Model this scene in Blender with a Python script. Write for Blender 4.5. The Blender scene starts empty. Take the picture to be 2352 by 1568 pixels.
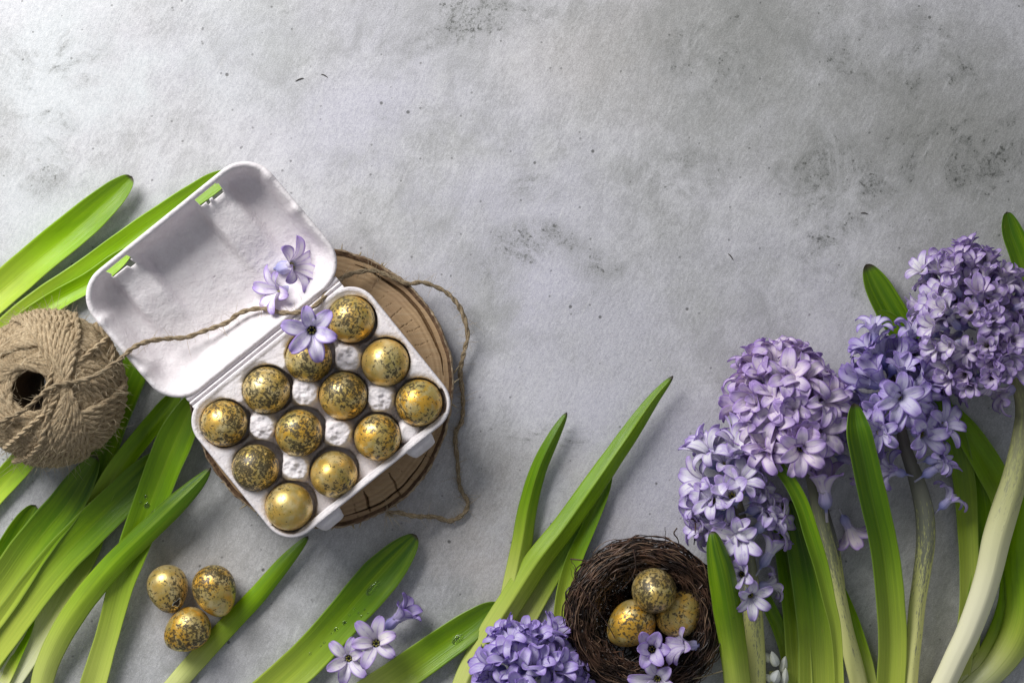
import bpy, math, random
import numpy as np
from mathutils import Vector, Matrix, noise as mnoise

random.seed(7); rng = np.random.default_rng(7)
S = 0.00023          # metres per working unit (one working unit = 0.23 mm on the table)
H = 4300.0           # camera height in working units (about 0.99 m)
sc = bpy.context.scene
C = sc.collection

# ------------------------------------------------------------------ camera, light, exposure
cam = bpy.data.cameras.new('camera'); co = bpy.data.objects.new('camera', cam); C.objects.link(co)
co.location = (0, 0, H*S); cam.sensor_width = 36; cam.lens = 36*H/2352.0
cam.clip_start = 0.01; cam.clip_end = 50
sc.camera = co
w = bpy.data.worlds.new('World'); sc.world = w; w.use_nodes = True
w.node_tree.nodes['Background'].inputs[0].default_value = (0.86, 0.91, 1.0, 1)
w.node_tree.nodes['Background'].inputs[1].default_value = 0.25
KEY = Vector((-0.58, 0.60, 0.60))
ld = bpy.data.lights.new('window_light', 'AREA'); ld.shape = 'RECTANGLE'; ld.size = 0.56; ld.size_y = 0.48; ld.spread = math.radians(130)
ld.energy = 7.1; ld.color = (1.0, 0.985, 0.97)
lo = bpy.data.objects.new('window_light', ld); C.objects.link(lo); lo.location = KEY
lo.rotation_euler = (Vector((-0.22, 0.03, 0)) - KEY).to_track_quat('-Z', 'Y').to_euler()
sc.view_settings.view_transform = 'Standard'; sc.view_settings.look = 'None'
sc.view_settings.exposure = 0.0; sc.view_settings.gamma = 1.0

# ------------------------------------------------------------------ helpers
def P(x, y, z=0.0):
    """a spot of the table plan (x right, y down) lifted to height z, in working units"""
    k = 1 - z/H
    return np.array([(x-1176)*k, (784-y)*k, z])

class MB:
    def __init__(self): self.v = []; self.f = []; self.uv = []; self.n = 0
    def add(self, v, f, uv=None):
        v = np.asarray(v, float).reshape(-1, 3); f = np.asarray(f, int).reshape(-1, 4)
        if uv is None: uv = np.zeros((len(v), 2))
        self.v.append(v); self.f.append(f+self.n); self.uv.append(np.asarray(uv, float).reshape(-1, 2)); self.n += len(v)
    def build(self, name, mat, parent=None, origin=None, smooth=True):
        v = np.concatenate(self.v); f = np.concatenate(self.f); uv = np.concatenate(self.uv)
        o0 = np.zeros(3) if origin is None else np.asarray(origin, float)
        v = (v-o0)*S
        me = bpy.data.meshes.new(name)
        me.vertices.add(len(v)); me.vertices.foreach_set('co', v.ravel())
        me.loops.add(len(f)*4); me.loops.foreach_set('vertex_index', f.ravel().astype(np.int32))
        me.polygons.add(len(f)); me.polygons.foreach_set('loop_start', np.arange(0, len(f)*4, 4, dtype=np.int32))
        try: me.polygons.foreach_set('loop_total', np.full(len(f), 4, np.int32))
        except Exception: pass
        me.update(calc_edges=True)
        ul = me.uv_layers.new(name='UVMap'); ul.data.foreach_set('uv', uv[f.ravel()].ravel())
        me.validate()
        me.polygons.foreach_set('use_smooth', np.full(len(me.polygons), smooth))
        me.materials.append(mat)
        o = bpy.data.objects.new(name, me); C.objects.link(o)
        o.location = o0*S
        if parent is not None:
            o.parent = parent; o.location = Vector(o0*S) - (parent_loc(parent))
        return o

def parent_loc(p):
    l = Vector(p.location)
    while p.parent is not None:
        p = p.parent; l = l + Vector(p.location)
    return l

def grid_faces(R, Cn, wrap=False):
    i = np.arange(R-1)[:, None]; j = np.arange(Cn if wrap else Cn-1)[None, :]
    j2 = (j+1) % Cn
    return np.stack([i*Cn+j, i*Cn+j2, (i+1)*Cn+j2, (i+1)*Cn+j], -1).reshape(-1, 4)

def cr(pts, n):
    """Catmull-Rom through the rows of pts, n samples evenly spaced along the path"""
    p = np.asarray(pts, float); q = np.vstack([2*p[0]-p[1], p, 2*p[-1]-p[-2]])
    out = []
    for i in range(len(p)-1):
        t = np.linspace(0, 1, 24, endpoint=False)[:, None]
        a, b, c, d = q[i], q[i+1], q[i+2], q[i+3]
        out.append(.5*((2*b)+(-a+c)*t+(2*a-5*b+4*c-d)*t*t+(-a+3*b-3*c+d)*t**3))
    out = np.vstack(out+[p[-1][None]])
    L = np.r_[0, np.cumsum(np.linalg.norm(np.diff(out[:, :2], axis=0), axis=1)+1e-9)]
    s = np.linspace(0, L[-1], n)
    return np.stack([np.interp(s, L, out[:, k]) for k in range(out.shape[1])], 1), L[-1]

def nrm(a): return a/(np.linalg.norm(a, axis=-1, keepdims=True)+1e-12)

def frames(path):
    T = nrm(np.gradient(path, axis=0)); N = np.zeros_like(T)
    r = np.array([0, 0, 1.0]) if abs(T[0, 2]) < .9 else np.array([1.0, 0, 0])
    n = r - T[0]*r.dot(T[0]); n /= np.linalg.norm(n)
    for i in range(len(T)):
        n = n - T[i]*n.dot(T[i]); n /= (np.linalg.norm(n)+1e-12); N[i] = n
    return T, N, np.cross(T, N)

def tube(mb, path, rad, n=6, fr=None, vs=1.0):
    path = np.asarray(path, float); rad = np.broadcast_to(rad, (len(path),)).copy()
    T, N, B = fr if fr is not None else frames(path)
    a = np.linspace(0, 2*np.pi, n+1)
    v = path[:, None]+rad[:, None, None]*(np.cos(a)[None, :, None]*N[:, None]+np.sin(a)[None, :, None]*B[:, None])
    L = np.r_[0, np.cumsum(np.linalg.norm(np.diff(path, axis=0), axis=1))]
    uv = np.stack([np.broadcast_to(a/(2*np.pi), (len(path), n+1)), np.broadcast_to((L*vs)[:, None], (len(path), n+1))], -1)
    mb.add(v, grid_faces(len(path), n+1), uv)

def twine(mb, path, R=7.0, pitch=42.0, n=6, plies=2, ph=0.0):
    path = np.asarray(path, float); fr = frames(path); T, N, B = fr
    L = np.r_[0, np.cumsum(np.linalg.norm(np.diff(path, axis=0), axis=1))]
    off = np.array([float(mnoise.noise((l*.013, ph, 3.1))) for l in L])
    for k in range(plies):
        a = 2*np.pi*L/pitch + 2*np.pi*k/plies + ph + off*2
        c = path+R*.40*(np.cos(a)[:, None]*N+np.sin(a)[:, None]*B)
        r = np.full(len(path), R*.66)*(1+.30*off)
        r[0] = r[-1] = .05
        m0 = len(mb.v); tube(mb, c, r, n, fr, vs=.02)

def sheet(mb, Pg, Ng, th, uv):
    """closed thin solid: upper sheet Pg (R,C,3), lower sheet pushed by th (R,C) along -Ng; edges closed"""
    R, Cn = Pg.shape[:2]
    lo_ = Pg-Ng*th[..., None]
    v = np.concatenate([Pg.reshape(-1, 3), lo_.reshape(-1, 3)]); f = grid_faces(R, Cn)
    n = R*Cn; f2 = f[:, ::-1]+n
    side = []
    idx = np.arange(n).reshape(R, Cn)
    loop = list(idx[0, :])+list(idx[1:, -1])+list(idx[-1, ::-1][1:])+list(idx[::-1, 0][1:-1])
    for a, b in zip(loop, loop[1:]+loop[:1]): side.append((b, a, a+n, b+n))
    mb.add(v, np.concatenate([f, f2, np.array(side)]), np.concatenate([uv.reshape(-1, 2)]*2))

def grid_normals(G):
    a = np.gradient(G, axis=0); b = np.gradient(G, axis=1)
    return nrm(np.cross(b, a))

def tag(o, label=None, cat=None, group=None, kind=None):
    if label: o['label'] = label
    if cat: o['category'] = cat
    if group: o['group'] = group
    if kind: o['kind'] = kind
    return o

def empty(name, loc, label, cat, group=None):
    o = bpy.data.objects.new(name, None); C.objects.link(o); o.location = Vector(np.asarray(loc)*S)
    o.empty_display_size = .01
    return tag(o, label, cat, group)

def fnoise(x, y, sc_, seed=0.0):
    return mnoise.noise((x*sc_, y*sc_, seed))

def sstep(a, b, x):
    t = np.clip((x-a)/(b-a), 0, 1); return t*t*(3-2*t)

# ------------------------------------------------------------------ materials
class NT:
    def __init__(self, name):
        self.m = bpy.data.materials.new(name); self.m.use_nodes = True
        self.t = self.m.node_tree; self.t.nodes.clear()
        self.out = self.t.nodes.new('ShaderNodeOutputMaterial')
    def n(self, typ, **kw):
        x = self.t.nodes.new('ShaderNode'+typ)
        for k, v in kw.items():
            if k.startswith('i_'): self.set(x, k[2:], v)
            else: setattr(x, k, v)
        return x
    def set(self, x, key, v):
        key = key.replace('_', ' ')
        s = x.inputs[int(key)] if key.isdigit() else x.inputs[key]
        if hasattr(v, 'is_output') or isinstance(v, bpy.types.NodeSocket): self.t.links.new(v, s)
        else: s.default_value = v
    def math(self, op, a, b=None, c=None, clamp=False):
        x = self.n('Math', operation=op, use_clamp=clamp); self.set(x, '0', a)
        if b is not None: self.set(x, '1', b)
        if c is not None: self.set(x, '2', c)
        return x.outputs[0]
    def mix(self, f, a, b, mode='MIX'):
        x = self.n('MixRGB', blend_type=mode); self.set(x, '0', f)
        for k, v in (('1', a), ('2', b)):
            if isinstance(v, tuple) and len(v) == 3: v = v+(1,)
            self.set(x, k, v)
        return x.outputs[0]
    def noise(self, vec, scale, detail=4, rough=.55, dist=0, dim='3D'):
        x = self.n('TexNoise', noise_dimensions=dim); self.set(x, 'Vector', vec); self.set(x, 'Scale', scale)
        self.set(x, 'Detail', detail); self.set(x, 'Roughness', rough); self.set(x, 'Distortion', dist)
        return x.outputs['Fac']
    def ramp(self, f, a, b, lo_=0.0, hi=1.0):
        x = self.n('MapRange', interpolation_type='SMOOTHSTEP'); self.set(x, 'Value', f)
        self.set(x, 'From_Min', a); self.set(x, 'From_Max', b); self.set(x, 'To_Min', lo_); self.set(x, 'To_Max', hi)
        return x.outputs[0]
    def map(self, vec, scale=(1, 1, 1), rot=(0, 0, 0), loc=(0, 0, 0)):
        x = self.n('Mapping'); self.set(x, 'Vector', vec); self.set(x, 'Scale', scale); self.set(x, 'Rotation', rot); self.set(x, 'Location', loc)
        return x.outputs[0]
    def bump(self, h, dist, strength=1.0, prev=None):
        x = self.n('Bump'); self.set(x, 'Height', h); self.set(x, 'Distance', dist); self.set(x, 'Strength', strength)
        if prev is not None: self.set(x, 'Normal', prev)
        return x.outputs[0]
    def bsdf(self, color, rough=.5, metal=0.0, normal=None, spec=.5, trans=None, tcol=None, coat=0):
        x = self.n('BsdfPrincipled')
        self.set(x, 'Base_Color', color if not (isinstance(color, tuple) and len(color) == 3) else color+(1,))
        self.set(x, 'Roughness', rough); self.set(x, 'Metallic', metal)
        x.inputs['Specular IOR Level'].default_value = spec
        x.inputs['Coat Weight'].default_value = coat; x.inputs['Coat Roughness'].default_value = .25
        if normal is not None: self.set(x, 'Normal', normal)
        o = x.outputs[0]
        if trans:
            t = self.n('BsdfTranslucent'); self.set(t, 'Color', tcol if tcol is not None else color)
            if normal is not None: self.set(t, 'Normal', normal)
            mx = self.n('MixShader'); self.set(mx, '0', trans); self.set(mx, '1', o); self.set(mx, '2', t.outputs[0]); o = mx.outputs[0]
        self.t.links.new(o, self.out.inputs[0]); return self.m
    @property
    def obj(self): return self.n('TexCoord').outputs['Object']
    @property
    def uv(self): return self.n('TexCoord').outputs['UV']

def mat_table():
    t = NT('painted_plaster'); o = t.obj
    big = t.noise(o, 9, 6, .62, .4); med = t.noise(t.map(o, loc=(3, 1, 0)), 34, 8, .72, .3)
    turned = t.map(o, rot=(0, 0, math.radians(-62)))
    st = t.noise(t.map(turned, scale=(230, 720, 1)), 1, 4, .6)            # short trowel strokes
    stl = t.noise(t.map(turned, scale=(45, 300, 1), loc=(4, 4, 0)), 1, 6, .7)
    gr = t.noise(o, 620, 4, .65); grain = t.noise(o, 1700, 3, .6)
    col = t.mix(t.ramp(big, .36, .66), (.43, .432, .43), (.575, .57, .595))
    sep = t.n('SeparateXYZ'); t.set(sep, '0', o); X, Y = sep.outputs[0], sep.outputs[1]
    def blob(px, py, rx, ry, am):
        dx = t.math('MULTIPLY', t.math('SUBTRACT', X, (px-1176)*S), 1/(rx*S)); dy = t.math('MULTIPLY', t.math('SUBTRACT', Y, (784-py)*S), 1/(ry*S))
        d = t.math('ADD', t.math('MULTIPLY', dx, dx), t.math('MULTIPLY', dy, dy))
        return t.math('MULTIPLY', t.ramp(d, 0, 1.7, 1, 0), am)
    def field(lst):
        tot = None
        for q_ in lst: g = blob(*q_); tot = g if tot is None else t.math('ADD', tot, g)
        return tot
    # washes of tinted paint
    mot = t.noise(t.map(t.map(o, rot=(0, 0, math.radians(-62))), scale=(60, 95, 1), loc=(2, 7, 3)), 1, 7, .72, .8)
    col = t.mix(.75, col, t.mix(t.ramp(mot, .3, .7), (.39, .39, .385), (.59, .59, .595)), 'OVERLAY')
    lil = t.math('MULTIPLY', field(((1000, 480, 420, 300, .8), (1500, 1150, 260, 260, .9), (700, 120, 400, 200, .5), (1260, 800, 300, 200, .7), (1700, 680, 260, 160, .4))), t.ramp(t.noise(t.map(o, loc=(1, 9, 4)), 11, 5, .6), .35, .62), clamp=True)
    col = t.mix(lil, col, (.545, .538, .60))
    icy = t.math('MULTIPLY', field(((120, 330, 360, 420, .9), (380, 120, 300, 220, .5))), t.ramp(t.noise(t.map(o, loc=(5, 2, 4)), 13, 5, .6), .35, .6), clamp=True)
    col = t.mix(icy, col, (.585, .605, .62))
    warm = t.math('MULTIPLY', field(((1120, 1230, 330, 220, .7), (1450, 130, 300, 160, .35), (480, 1350, 240, 180, .3), (2150, 1350, 260, 220, .35))), t.ramp(t.noise(t.map(o, loc=(7, 2, 1)), 12, 5, .6), .35, .62), clamp=True)
    col = t.mix(warm, col, (.52, .485, .46))
    grey = t.math('MULTIPLY', field(((2000, 160, 560, 300, .75), (2200, 480, 260, 260, .5))), t.ramp(t.noise(t.map(o, loc=(2, 2, 9)), 14, 6, .65), .3, .62), clamp=True)
    col = t.mix(grey, col, (.335, .335, .32))
    # soot-like smudges: crowded little specks inside loose clouds, drawn out along the strokes
    cloud = t.ramp(t.noise(t.map(o, loc=(2, 5, 7)), 13, 6, .7, .6), .50, .74)
    placed = t.math('MULTIPLY', field(((2230, 330, 190, 150, .9), (1920, 420, 150, 120, .8), (1990, 690 , 90, 60, .5), (2080, 120, 220, 90, .7), (1560, 400, 130, 60, .7), (1650, 120, 120, 130, .5), (1230, 560, 90, 60, .7), (1240, 430, 60, 40, .5),
                                     (1130, 40, 160, 70, .5), (1300, 1000, 130, 26, 1.0), (820, 560, 90, 60, .3), (100, 130, 150, 120, .5), (90, 330, 90, 130, .6), (1880, 560, 60, 130, .5), (1380, 610, 60, 40, .5))), t.ramp(t.noise(t.map(o, loc=(8, 5, 1)), 22, 6, .8, 1.2), .44, .60))
    cl = t.math('ADD', t.math('MULTIPLY', cloud, .62), t.math('MULTIPLY', placed, t.ramp(t.noise(t.map(o, loc=(3, 8, 2)), 55, 6, .75, 1.0), .38, .60, .25, 1.5)), clamp=True)
    spk = t.math('ADD', t.math('MULTIPLY', gr, .55), t.math('ADD', t.math('MULTIPLY', stl, .30), t.math('MULTIPLY', st, .22)))
    spm = t.math('MULTIPLY', t.ramp(spk, .49, .60), cl)
    col = t.mix(t.math('MULTIPLY', cl, .40), col, (.22, .225, .21))
    col = t.mix(t.math('MULTIPLY', spm, .68), col, (.10, .105, .095))
    ink = t.math('MULTIPLY', t.ramp(t.noise(t.map(o, loc=(6, 6, 6)), 300, 4, .6), .57, .62), t.ramp(cl, .30, .75))
    col = t.mix(t.math('MULTIPLY', ink, .7), col, (.06, .062, .055))
    col = t.mix(t.math('MULTIPLY', t.ramp(stl, .54, .72), .34), col, (.66, .66, .66))
    col = t.mix(.55, col, t.mix(t.ramp(st, .25, .75), (.40, .40, .40), (.60, .60, .60)), 'OVERLAY')
    col = t.mix(.55, col, t.mix(t.ramp(grain, .3, .7), (.34, .34, .34), (.66, .66, .66)), 'OVERLAY')
    col = t.mix(.5, col, t.mix(t.ramp(gr, .3, .7), (.40, .40, .40), (.58, .58, .58)), 'OVERLAY')
    # small dark pits
    vo = t.n('TexVoronoi'); t.set(vo, 'Vector', o); t.set(vo, 'Scale', 62.0)
    pit = t.math('MULTIPLY', t.ramp(vo.outputs['Distance'], .035, .075, 1, 0), t.math('GREATER_THAN', t.n('SeparateColor', i_0=vo.outputs['Color']).outputs[0], .5))
    vo2 = t.n('TexVoronoi'); t.set(vo2, 'Vector', t.map(o, loc=(1, 1, 0))); t.set(vo2, 'Scale', 190.0)
    pit2 = t.math('MULTIPLY', t.ramp(vo2.outputs['Distance'], .07, .16, 1, 0), t.math('GREATER_THAN', t.n('SeparateColor', i_0=vo2.outputs['Color']).outputs[0], .80))
    pit = t.math('MAXIMUM', pit, t.math('MULTIPLY', pit2, .65))
    col = t.mix(t.math('MULTIPLY', pit, .75), col, (.07, .07, .065))
    h = t.math('SUBTRACT', t.math('ADD', t.math('MULTIPLY', st, .4), t.math('ADD', t.math('MULTIPLY', gr, .5), t.math('MULTIPLY', grain, .25))), pit)
    nb = t.bump(h, .00035, .6); nb = t.bump(med, .0010, .35, nb)
    return t.bsdf(col, .62, normal=nb, spec=.35)

def mat_pulp():
    t = NT('moulded_pulp'); o = t.obj
    a = t.noise(o, 900, 4, .6); b = t.noise(o, 160, 5, .65)
    fl = t.noise(t.map(o, scale=(1, 3, 1)), 1400, 2, .5)
    col = t.mix(t.ramp(b, .3, .7), (.75, .70, .715), (.82, .78, .79))
    col = t.mix(t.math('MULTIPLY', t.ramp(fl, .70, .76), .5), col, (.36, .32, .30))
    c2 = t.noise(t.map(o, loc=(2, 2, 2)), 380, 4, .6)
    return t.bsdf(col, .95, normal=t.bump(b, .0010, .6, t.bump(c2, .0008, .6, t.bump(a, .0004, .6))), spec=.08)

def mat_egg():
    t = NT('gilded_eggshell'); o = t.obj; oi = t.n('ObjectInfo')
    c = t.n('SeparateColor', i_0=oi.outputs['Color']); seed, spk, org = c.outputs[0], c.outputs[1], c.outputs[2]
    off = t.n('CombineXYZ'); t.set(off, '0', t.math('MULTIPLY', seed, 17.0)); t.set(off, '1', t.math('MULTIPLY', seed, 5.0))
    v = t.n('VectorMath', operation='ADD'); t.set(v, '0', o); t.set(v, '1', off.outputs[0]); v = v.outputs[0]
    pat = t.noise(v, 110, 6, .65, .3)
    col = t.mix(t.ramp(pat, .42, .62), (.66, .48, .14), (.74, .60, .29))
    og = t.noise(t.map(v, loc=(4, 4, 4)), 90, 5, .65, .4)
    of = t.math('MULTIPLY', t.ramp(og, .44, .58), t.math('MULTIPLY', org, 1.3), clamp=True)
    col = t.mix(of, col, (.80, .45, .055))
    gr = t.noise(t.map(v, loc=(9, 1, 4)), 60, 4, .6)
    col = t.mix(t.math('MULTIPLY', t.ramp(gr, .5, .7), .55), col, (.34, .30, .07))
    # speckles: fine, medium blots, large blots
    dens = t.noise(t.map(v, loc=(2, 8, 1)), 55, 3, .5)
    s1 = t.noise(t.map(v, loc=(5, 0, 2)), 620, 3, .55)
    th = t.math('SUBTRACT', .615, t.math('ADD', t.math('MULTIPLY', spk, .17), t.math('MULTIPLY', t.math('SUBTRACT', dens, .5), .55)))
    m1 = t.math('MULTIPLY', t.math('SUBTRACT', s1, th), 14, clamp=True)
    s2 = t.noise(t.map(v, loc=(1, 3, 6)), 330, 4, .58, .3)
    th2 = t.math('SUBTRACT', .650, t.math('ADD', t.math('MULTIPLY', spk, .18), t.math('MULTIPLY', t.math('SUBTRACT', dens, .5), .50)))
    m2 = t.math('MULTIPLY', t.math('SUBTRACT', s2, th2), 12, clamp=True)
    m = t.math('MAXIMUM', m1, m2)
    scr = t.noise(t.map(v, loc=(3, 3, 3)), 1100, 3, .6)
    m = t.math('MULTIPLY', m, t.ramp(scr, .30, .46, .35, 1))
    col = t.mix(t.math('MULTIPLY', m, .93), col, (.035, .027, .012))
    metal = t.ramp(m, 0, 1, .62, .1)
    metal = t.math('MULTIPLY', metal, t.ramp(pat, .5, .75, 1, .55))
    rough = t.ramp(m, 0, 1, .36, .45)
    fine = t.noise(v, 1300, 3, .6)
    nb = t.bump(t.math('ADD', t.math('MULTIPLY', fine, .3), t.math('ADD', pat, t.math('MULTIPLY', m, -.2))), .00035, .35)
    return t.bsdf(col, rough, metal, nb, .5, coat=.12)

def mat_leaf():
    t = NT('hyacinth_leaf'); uv = t.uv; oi = t.n('ObjectInfo')
    c = t.n('SeparateColor', i_0=oi.outputs['Color']); br, pale, dk = c.outputs
    sp = t.n('SeparateXYZ'); t.set(sp, '0', uv); across, along = sp.outputs[0], sp.outputs[1]
    sd = t.n('CombineXYZ'); t.set(sd, '2', t.math('MULTIPLY', oi.outputs['Random'], 40.0))
    def st(sa, sl, det=3):
        v = t.n('VectorMath', operation='MULTIPLY_ADD'); t.set(v, '0', uv); t.set(v, '1', (sa, sl, 1)); t.set(v, '2', sd.outputs[0])
        return t.noise(v.outputs[0], 1, det, .6)
    vein = st(34, 2.2, 3); broad = st(7, 1.2, 3); blot = st(3, 5, 4)
    g = t.mix(br, (.065, .19, .005), (.33, .60, .003))
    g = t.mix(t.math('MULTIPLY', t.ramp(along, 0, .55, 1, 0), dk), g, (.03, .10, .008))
    g = t.mix(t.math('MULTIPLY', t.ramp(broad, .35, .7), .40), g, (.38, .58, .006))
    g = t.mix(t.math('MULTIPLY', t.ramp(blot, .45, .75), .35), g, (.08, .19, .006))
    g = t.mix(t.math('MULTIPLY', t.ramp(st(9, 14, 5), .66, .74), .5), g, (.30, .30, .04))
    pf = t.math('MULTIPLY', t.ramp(along, .35, 1.0), t.math('MULTIPLY', pale, 1.5), clamp=True)
    g = t.mix(pf, g, (.74, .80, .14))
    pf2 = t.math('MULTIPLY', t.ramp(along, .6, 1.0), t.math('SUBTRACT', t.math('MULTIPLY', pale, 2.2), 1.1, clamp=True), clamp=True)
    g = t.mix(pf2, g, (.88, .88, .62))
    g = t.mix(.38, g, t.mix(t.ramp(vein, .3, .7), (.36, .36, .36), (.64, .64, .64)), 'OVERLAY')
    # paler thin margins and midrib
    e = t.math('ABSOLUTE', t.math('SUBTRACT', across, .5))
    g = t.mix(t.math('MULTIPLY', t.ramp(e, .468, .498), .55), g, (.34, .50, .10))
    g = t.mix(t.math('MULTIPLY', t.ramp(e, .004, .016, 1, 0), .30), g, (.34, .48, .06))
    g = t.mix(t.ramp(along, .004, .022, 1, 0), g, (.06, .045, .035))
    nb = t.bump(t.math('ADD', vein, t.math('MULTIPLY', broad, .8)), .0006, .35)
    tc = t.mix(.5, g, (.62, .80, .01))
    return t.bsdf(g, .30, normal=nb, spec=.42, trans=.28, tcol=tc)

def mat_petal():
    t = NT('lilac_petal'); uv = t.uv; oi = t.n('ObjectInfo')
    sp = t.n('SeparateXYZ'); t.set(sp, '0', uv); ac, al = sp.outputs[0], sp.outputs[1]
    sd = t.n('CombineXYZ'); t.set(sd, '2', t.math('MULTIPLY', oi.outputs['Random'], 50.0))
    def st(a, b, d=3):
        v = t.n('VectorMath', operation='MULTIPLY_ADD'); t.set(v, '0', uv); t.set(v, '1', (a, b, 1)); t.set(v, '2', sd.outputs[0])
        return t.noise(v.outputs[0], 1, d, .6)
    n1 = st(5, 3); n2 = st(22, 2); n3 = st(2.4, 2.6)
    e = t.math('ABSOLUTE', t.math('SUBTRACT', ac, .5))
    tip = t.ramp(al, .58, .96); base = t.ramp(al, 0, .28, 1, 0)
    edge = t.math('MULTIPLY', t.ramp(e, .33, .47), t.ramp(al, .2, .7, .4, 1))
    mid = t.math('MULTIPLY', t.ramp(e, .01, .10, 1, 0), t.ramp(n1, .38, .6))
    blot = t.math('MULTIPLY', t.ramp(n3, .50, .68), t.ramp(al, .2, .6))
    m = t.math('MAXIMUM', t.math('MULTIPLY', tip, .80), t.math('MAXIMUM', t.math('MULTIPLY', edge, .95), t.math('MAXIMUM', t.math('MULTIPLY', mid, .55), t.math('MULTIPLY', blot, .5))))
    m = t.math('MULTIPLY', m, t.ramp(n2, .2, .7, .50, .95), clamp=True)
    pc = t.mix(t.ramp(oi.outputs['Random'], 0, 1), (.98, .96, .98), (.93, .90, .96))
    pc = t.mix(t.math('MULTIPLY', base, .2), pc, (.60, .62, .82))
    col = t.mix(m, pc, (.34, .15, .70))
    col = t.mix(1.0, col, oi.outputs['Color'], 'MULTIPLY')
    nb = t.bump(n2, .0005, .4)
    return t.bsdf(col, .48, normal=nb, spec=.3, trans=.30)

def mat_tube():
    t = NT('floret_tube'); uv = t.uv; oi = t.n('ObjectInfo')
    sp = t.n('SeparateXYZ'); t.set(sp, '0', uv); al = sp.outputs[1]
    n = t.noise(t.map(uv, scale=(14, 2, 1)), 1, 3, .6)
    col = t.mix(t.ramp(al, .30, .95), (.30, .33, .60), (.72, .68, .86))
    col = t.mix(t.ramp(al, .22, .32, 1, 0), col, (.50, .50, .50))
    col = t.mix(t.math('MULTIPLY', t.ramp(n, .45, .7), .5), col, (.22, .22, .52))
    col = t.mix(1.0, col, oi.outputs['Color'], 'MULTIPLY')
    return t.bsdf(col, .45, normal=t.bump(n, .0005, .3), spec=.35, trans=.1)

def mat_stamen():
    t = NT('floret_stamens'); sp = t.n('SeparateXYZ'); t.set(sp, '0', t.uv)
    col = t.mix(t.ramp(sp.outputs[0], .4, .6), (.02, .022, .05), (.42, .40, .10))
    return t.bsdf(col, .6)

def mat_stem():
    t = NT('flower_stem'); uv = t.uv; oi = t.n('ObjectInfo')
    c = t.n('SeparateColor', i_0=oi.outputs['Color']); white, purp, _ = c.outputs
    sp = t.n('SeparateXYZ'); t.set(sp, '0', uv); al = sp.outputs[1]
    v = t.map(uv, scale=(26, 16, 1)); s1 = t.noise(v, 1, 5, .7); s2 = t.noise(t.map(uv, scale=(9, 2.0, 1)), 1, 3, .6)
    s3 = t.noise(t.map(uv, scale=(60, 70, 1)), 1, 3, .6)
    base = t.mix(t.ramp(al, .15, .8), (.38, .40, .16), (.78, .78, .26))
    base = t.mix(t.math('MULTIPLY', t.ramp(al, .28, .75), white), base, (.95, .92, .64))
    th = t.math('ADD', t.ramp(al, .08, .9, .34, .62), t.math('MULTIPLY', t.math('SUBTRACT', white, .3), .14))
    sm = t.math('ADD', t.math('MULTIPLY', s1, .45), t.math('ADD', t.math('MULTIPLY', s2, .3), t.math('MULTIPLY', s3, .3)))
    mk = t.math('MULTIPLY', t.math('SUBTRACT', sm, th), 16, clamp=True)
    dark = t.mix(t.ramp(al, .05, .5), (.12, .085, .10), (.17, .18, .17))
    col = t.mix(t.math('MULTIPLY', mk, t.math('MULTIPLY', purp, .9)), base, dark)
    return t.bsdf(col, .5, normal=t.bump(t.math('ADD', s2, t.math('MULTIPLY', s1, .3)), .0006, .4), spec=.35, trans=.08)

def mat_jute(dark=1.0, name='jute'):
    t = NT(name); uv = t.uv; o = t.obj
    f = t.noise(t.map(uv, scale=(7, 3.5, 1), rot=(0, 0, .5)), 1, 4, .7); b = t.noise(o, 60, 4, .6)
    fine = t.noise(t.map(uv, scale=(22, 8, 1), rot=(0, 0, .5)), 1, 3, .6)
    col = t.mix(t.ramp(f, .3, .7), (.34*dark, .245*dark, .145*dark), (.64*dark, .51*dark, .33*dark))
    col = t.mix(t.math('MULTIPLY', t.ramp(b, .45, .7), .4), col, (.56*dark, .45*dark, .30*dark))
    col = t.mix(.6, col, t.mix(t.ramp(fine, .3, .7), (.25, .25, .25), (.75, .75, .75)), 'OVERLAY')
    return t.bsdf(col, .85, normal=t.bump(t.math('ADD', f, fine), .0009, .9), spec=.15)

def mat_plain(name, a, b, scale, rough=.8, bump=.0005, spec=.3, metal=0):
    t = NT(name); o = t.obj; n = t.noise(o, scale, 5, .65)
    return t.bsdf(t.mix(t.ramp(n, .3, .7), a, b), rough, metal, t.bump(n, bump, .6), spec)

def mat_wood():
    t = NT('cut_wood'); o = t.obj
    sp = t.n('SeparateXYZ'); t.set(sp, '0', t.uv); R_, A_ = sp.outputs[0], sp.outputs[1]   # R in 0..1, A angle
    w1 = t.noise(o, 22, 3, .5)
    r = t.math('ADD', t.math('MULTIPLY', R_, 19.0), t.math('MULTIPLY', w1, 1.3))
    cv = t.n('CombineXYZ'); t.set(cv, '0', r); ring = t.noise(cv.outputs[0], 1.6, 4, .7)
    cv2 = t.n('CombineXYZ'); t.set(cv2, '0', t.math('MULTIPLY', R_, 5.0)); t.set(cv2, '1', t.math('MULTIPLY', A_, 130.0)); ray = t.noise(cv2.outputs[0], 1, 4, .65)
    saw = t.noise(t.map(o, scale=(1, 14, 1), rot=(0, 0, -.12)), 70, 4, .6)
    col = t.mix(t.ramp(ring, .32, .68), (.31, .20, .105), (.48, .33, .185))
    col = t.mix(t.math('MULTIPLY', t.ramp(ray, .45, .75), .35), col, (.27, .17, .09))
    col = t.mix(t.math('MULTIPLY', t.ramp(saw, .45, .7), .28), col, (.50, .39, .255))
    blo = t.noise(o, 30, 3, .5); col = t.mix(t.math('MULTIPLY', t.ramp(blo, .5, .7), .35), col, (.30, .19, .12))
    return t.bsdf(col, .75, normal=t.bump(t.math('ADD', ring, t.math('ADD', t.math('MULTIPLY', saw, .7), t.math('MULTIPLY', ray, .5))), .0006, .5), spec=.25)

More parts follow.
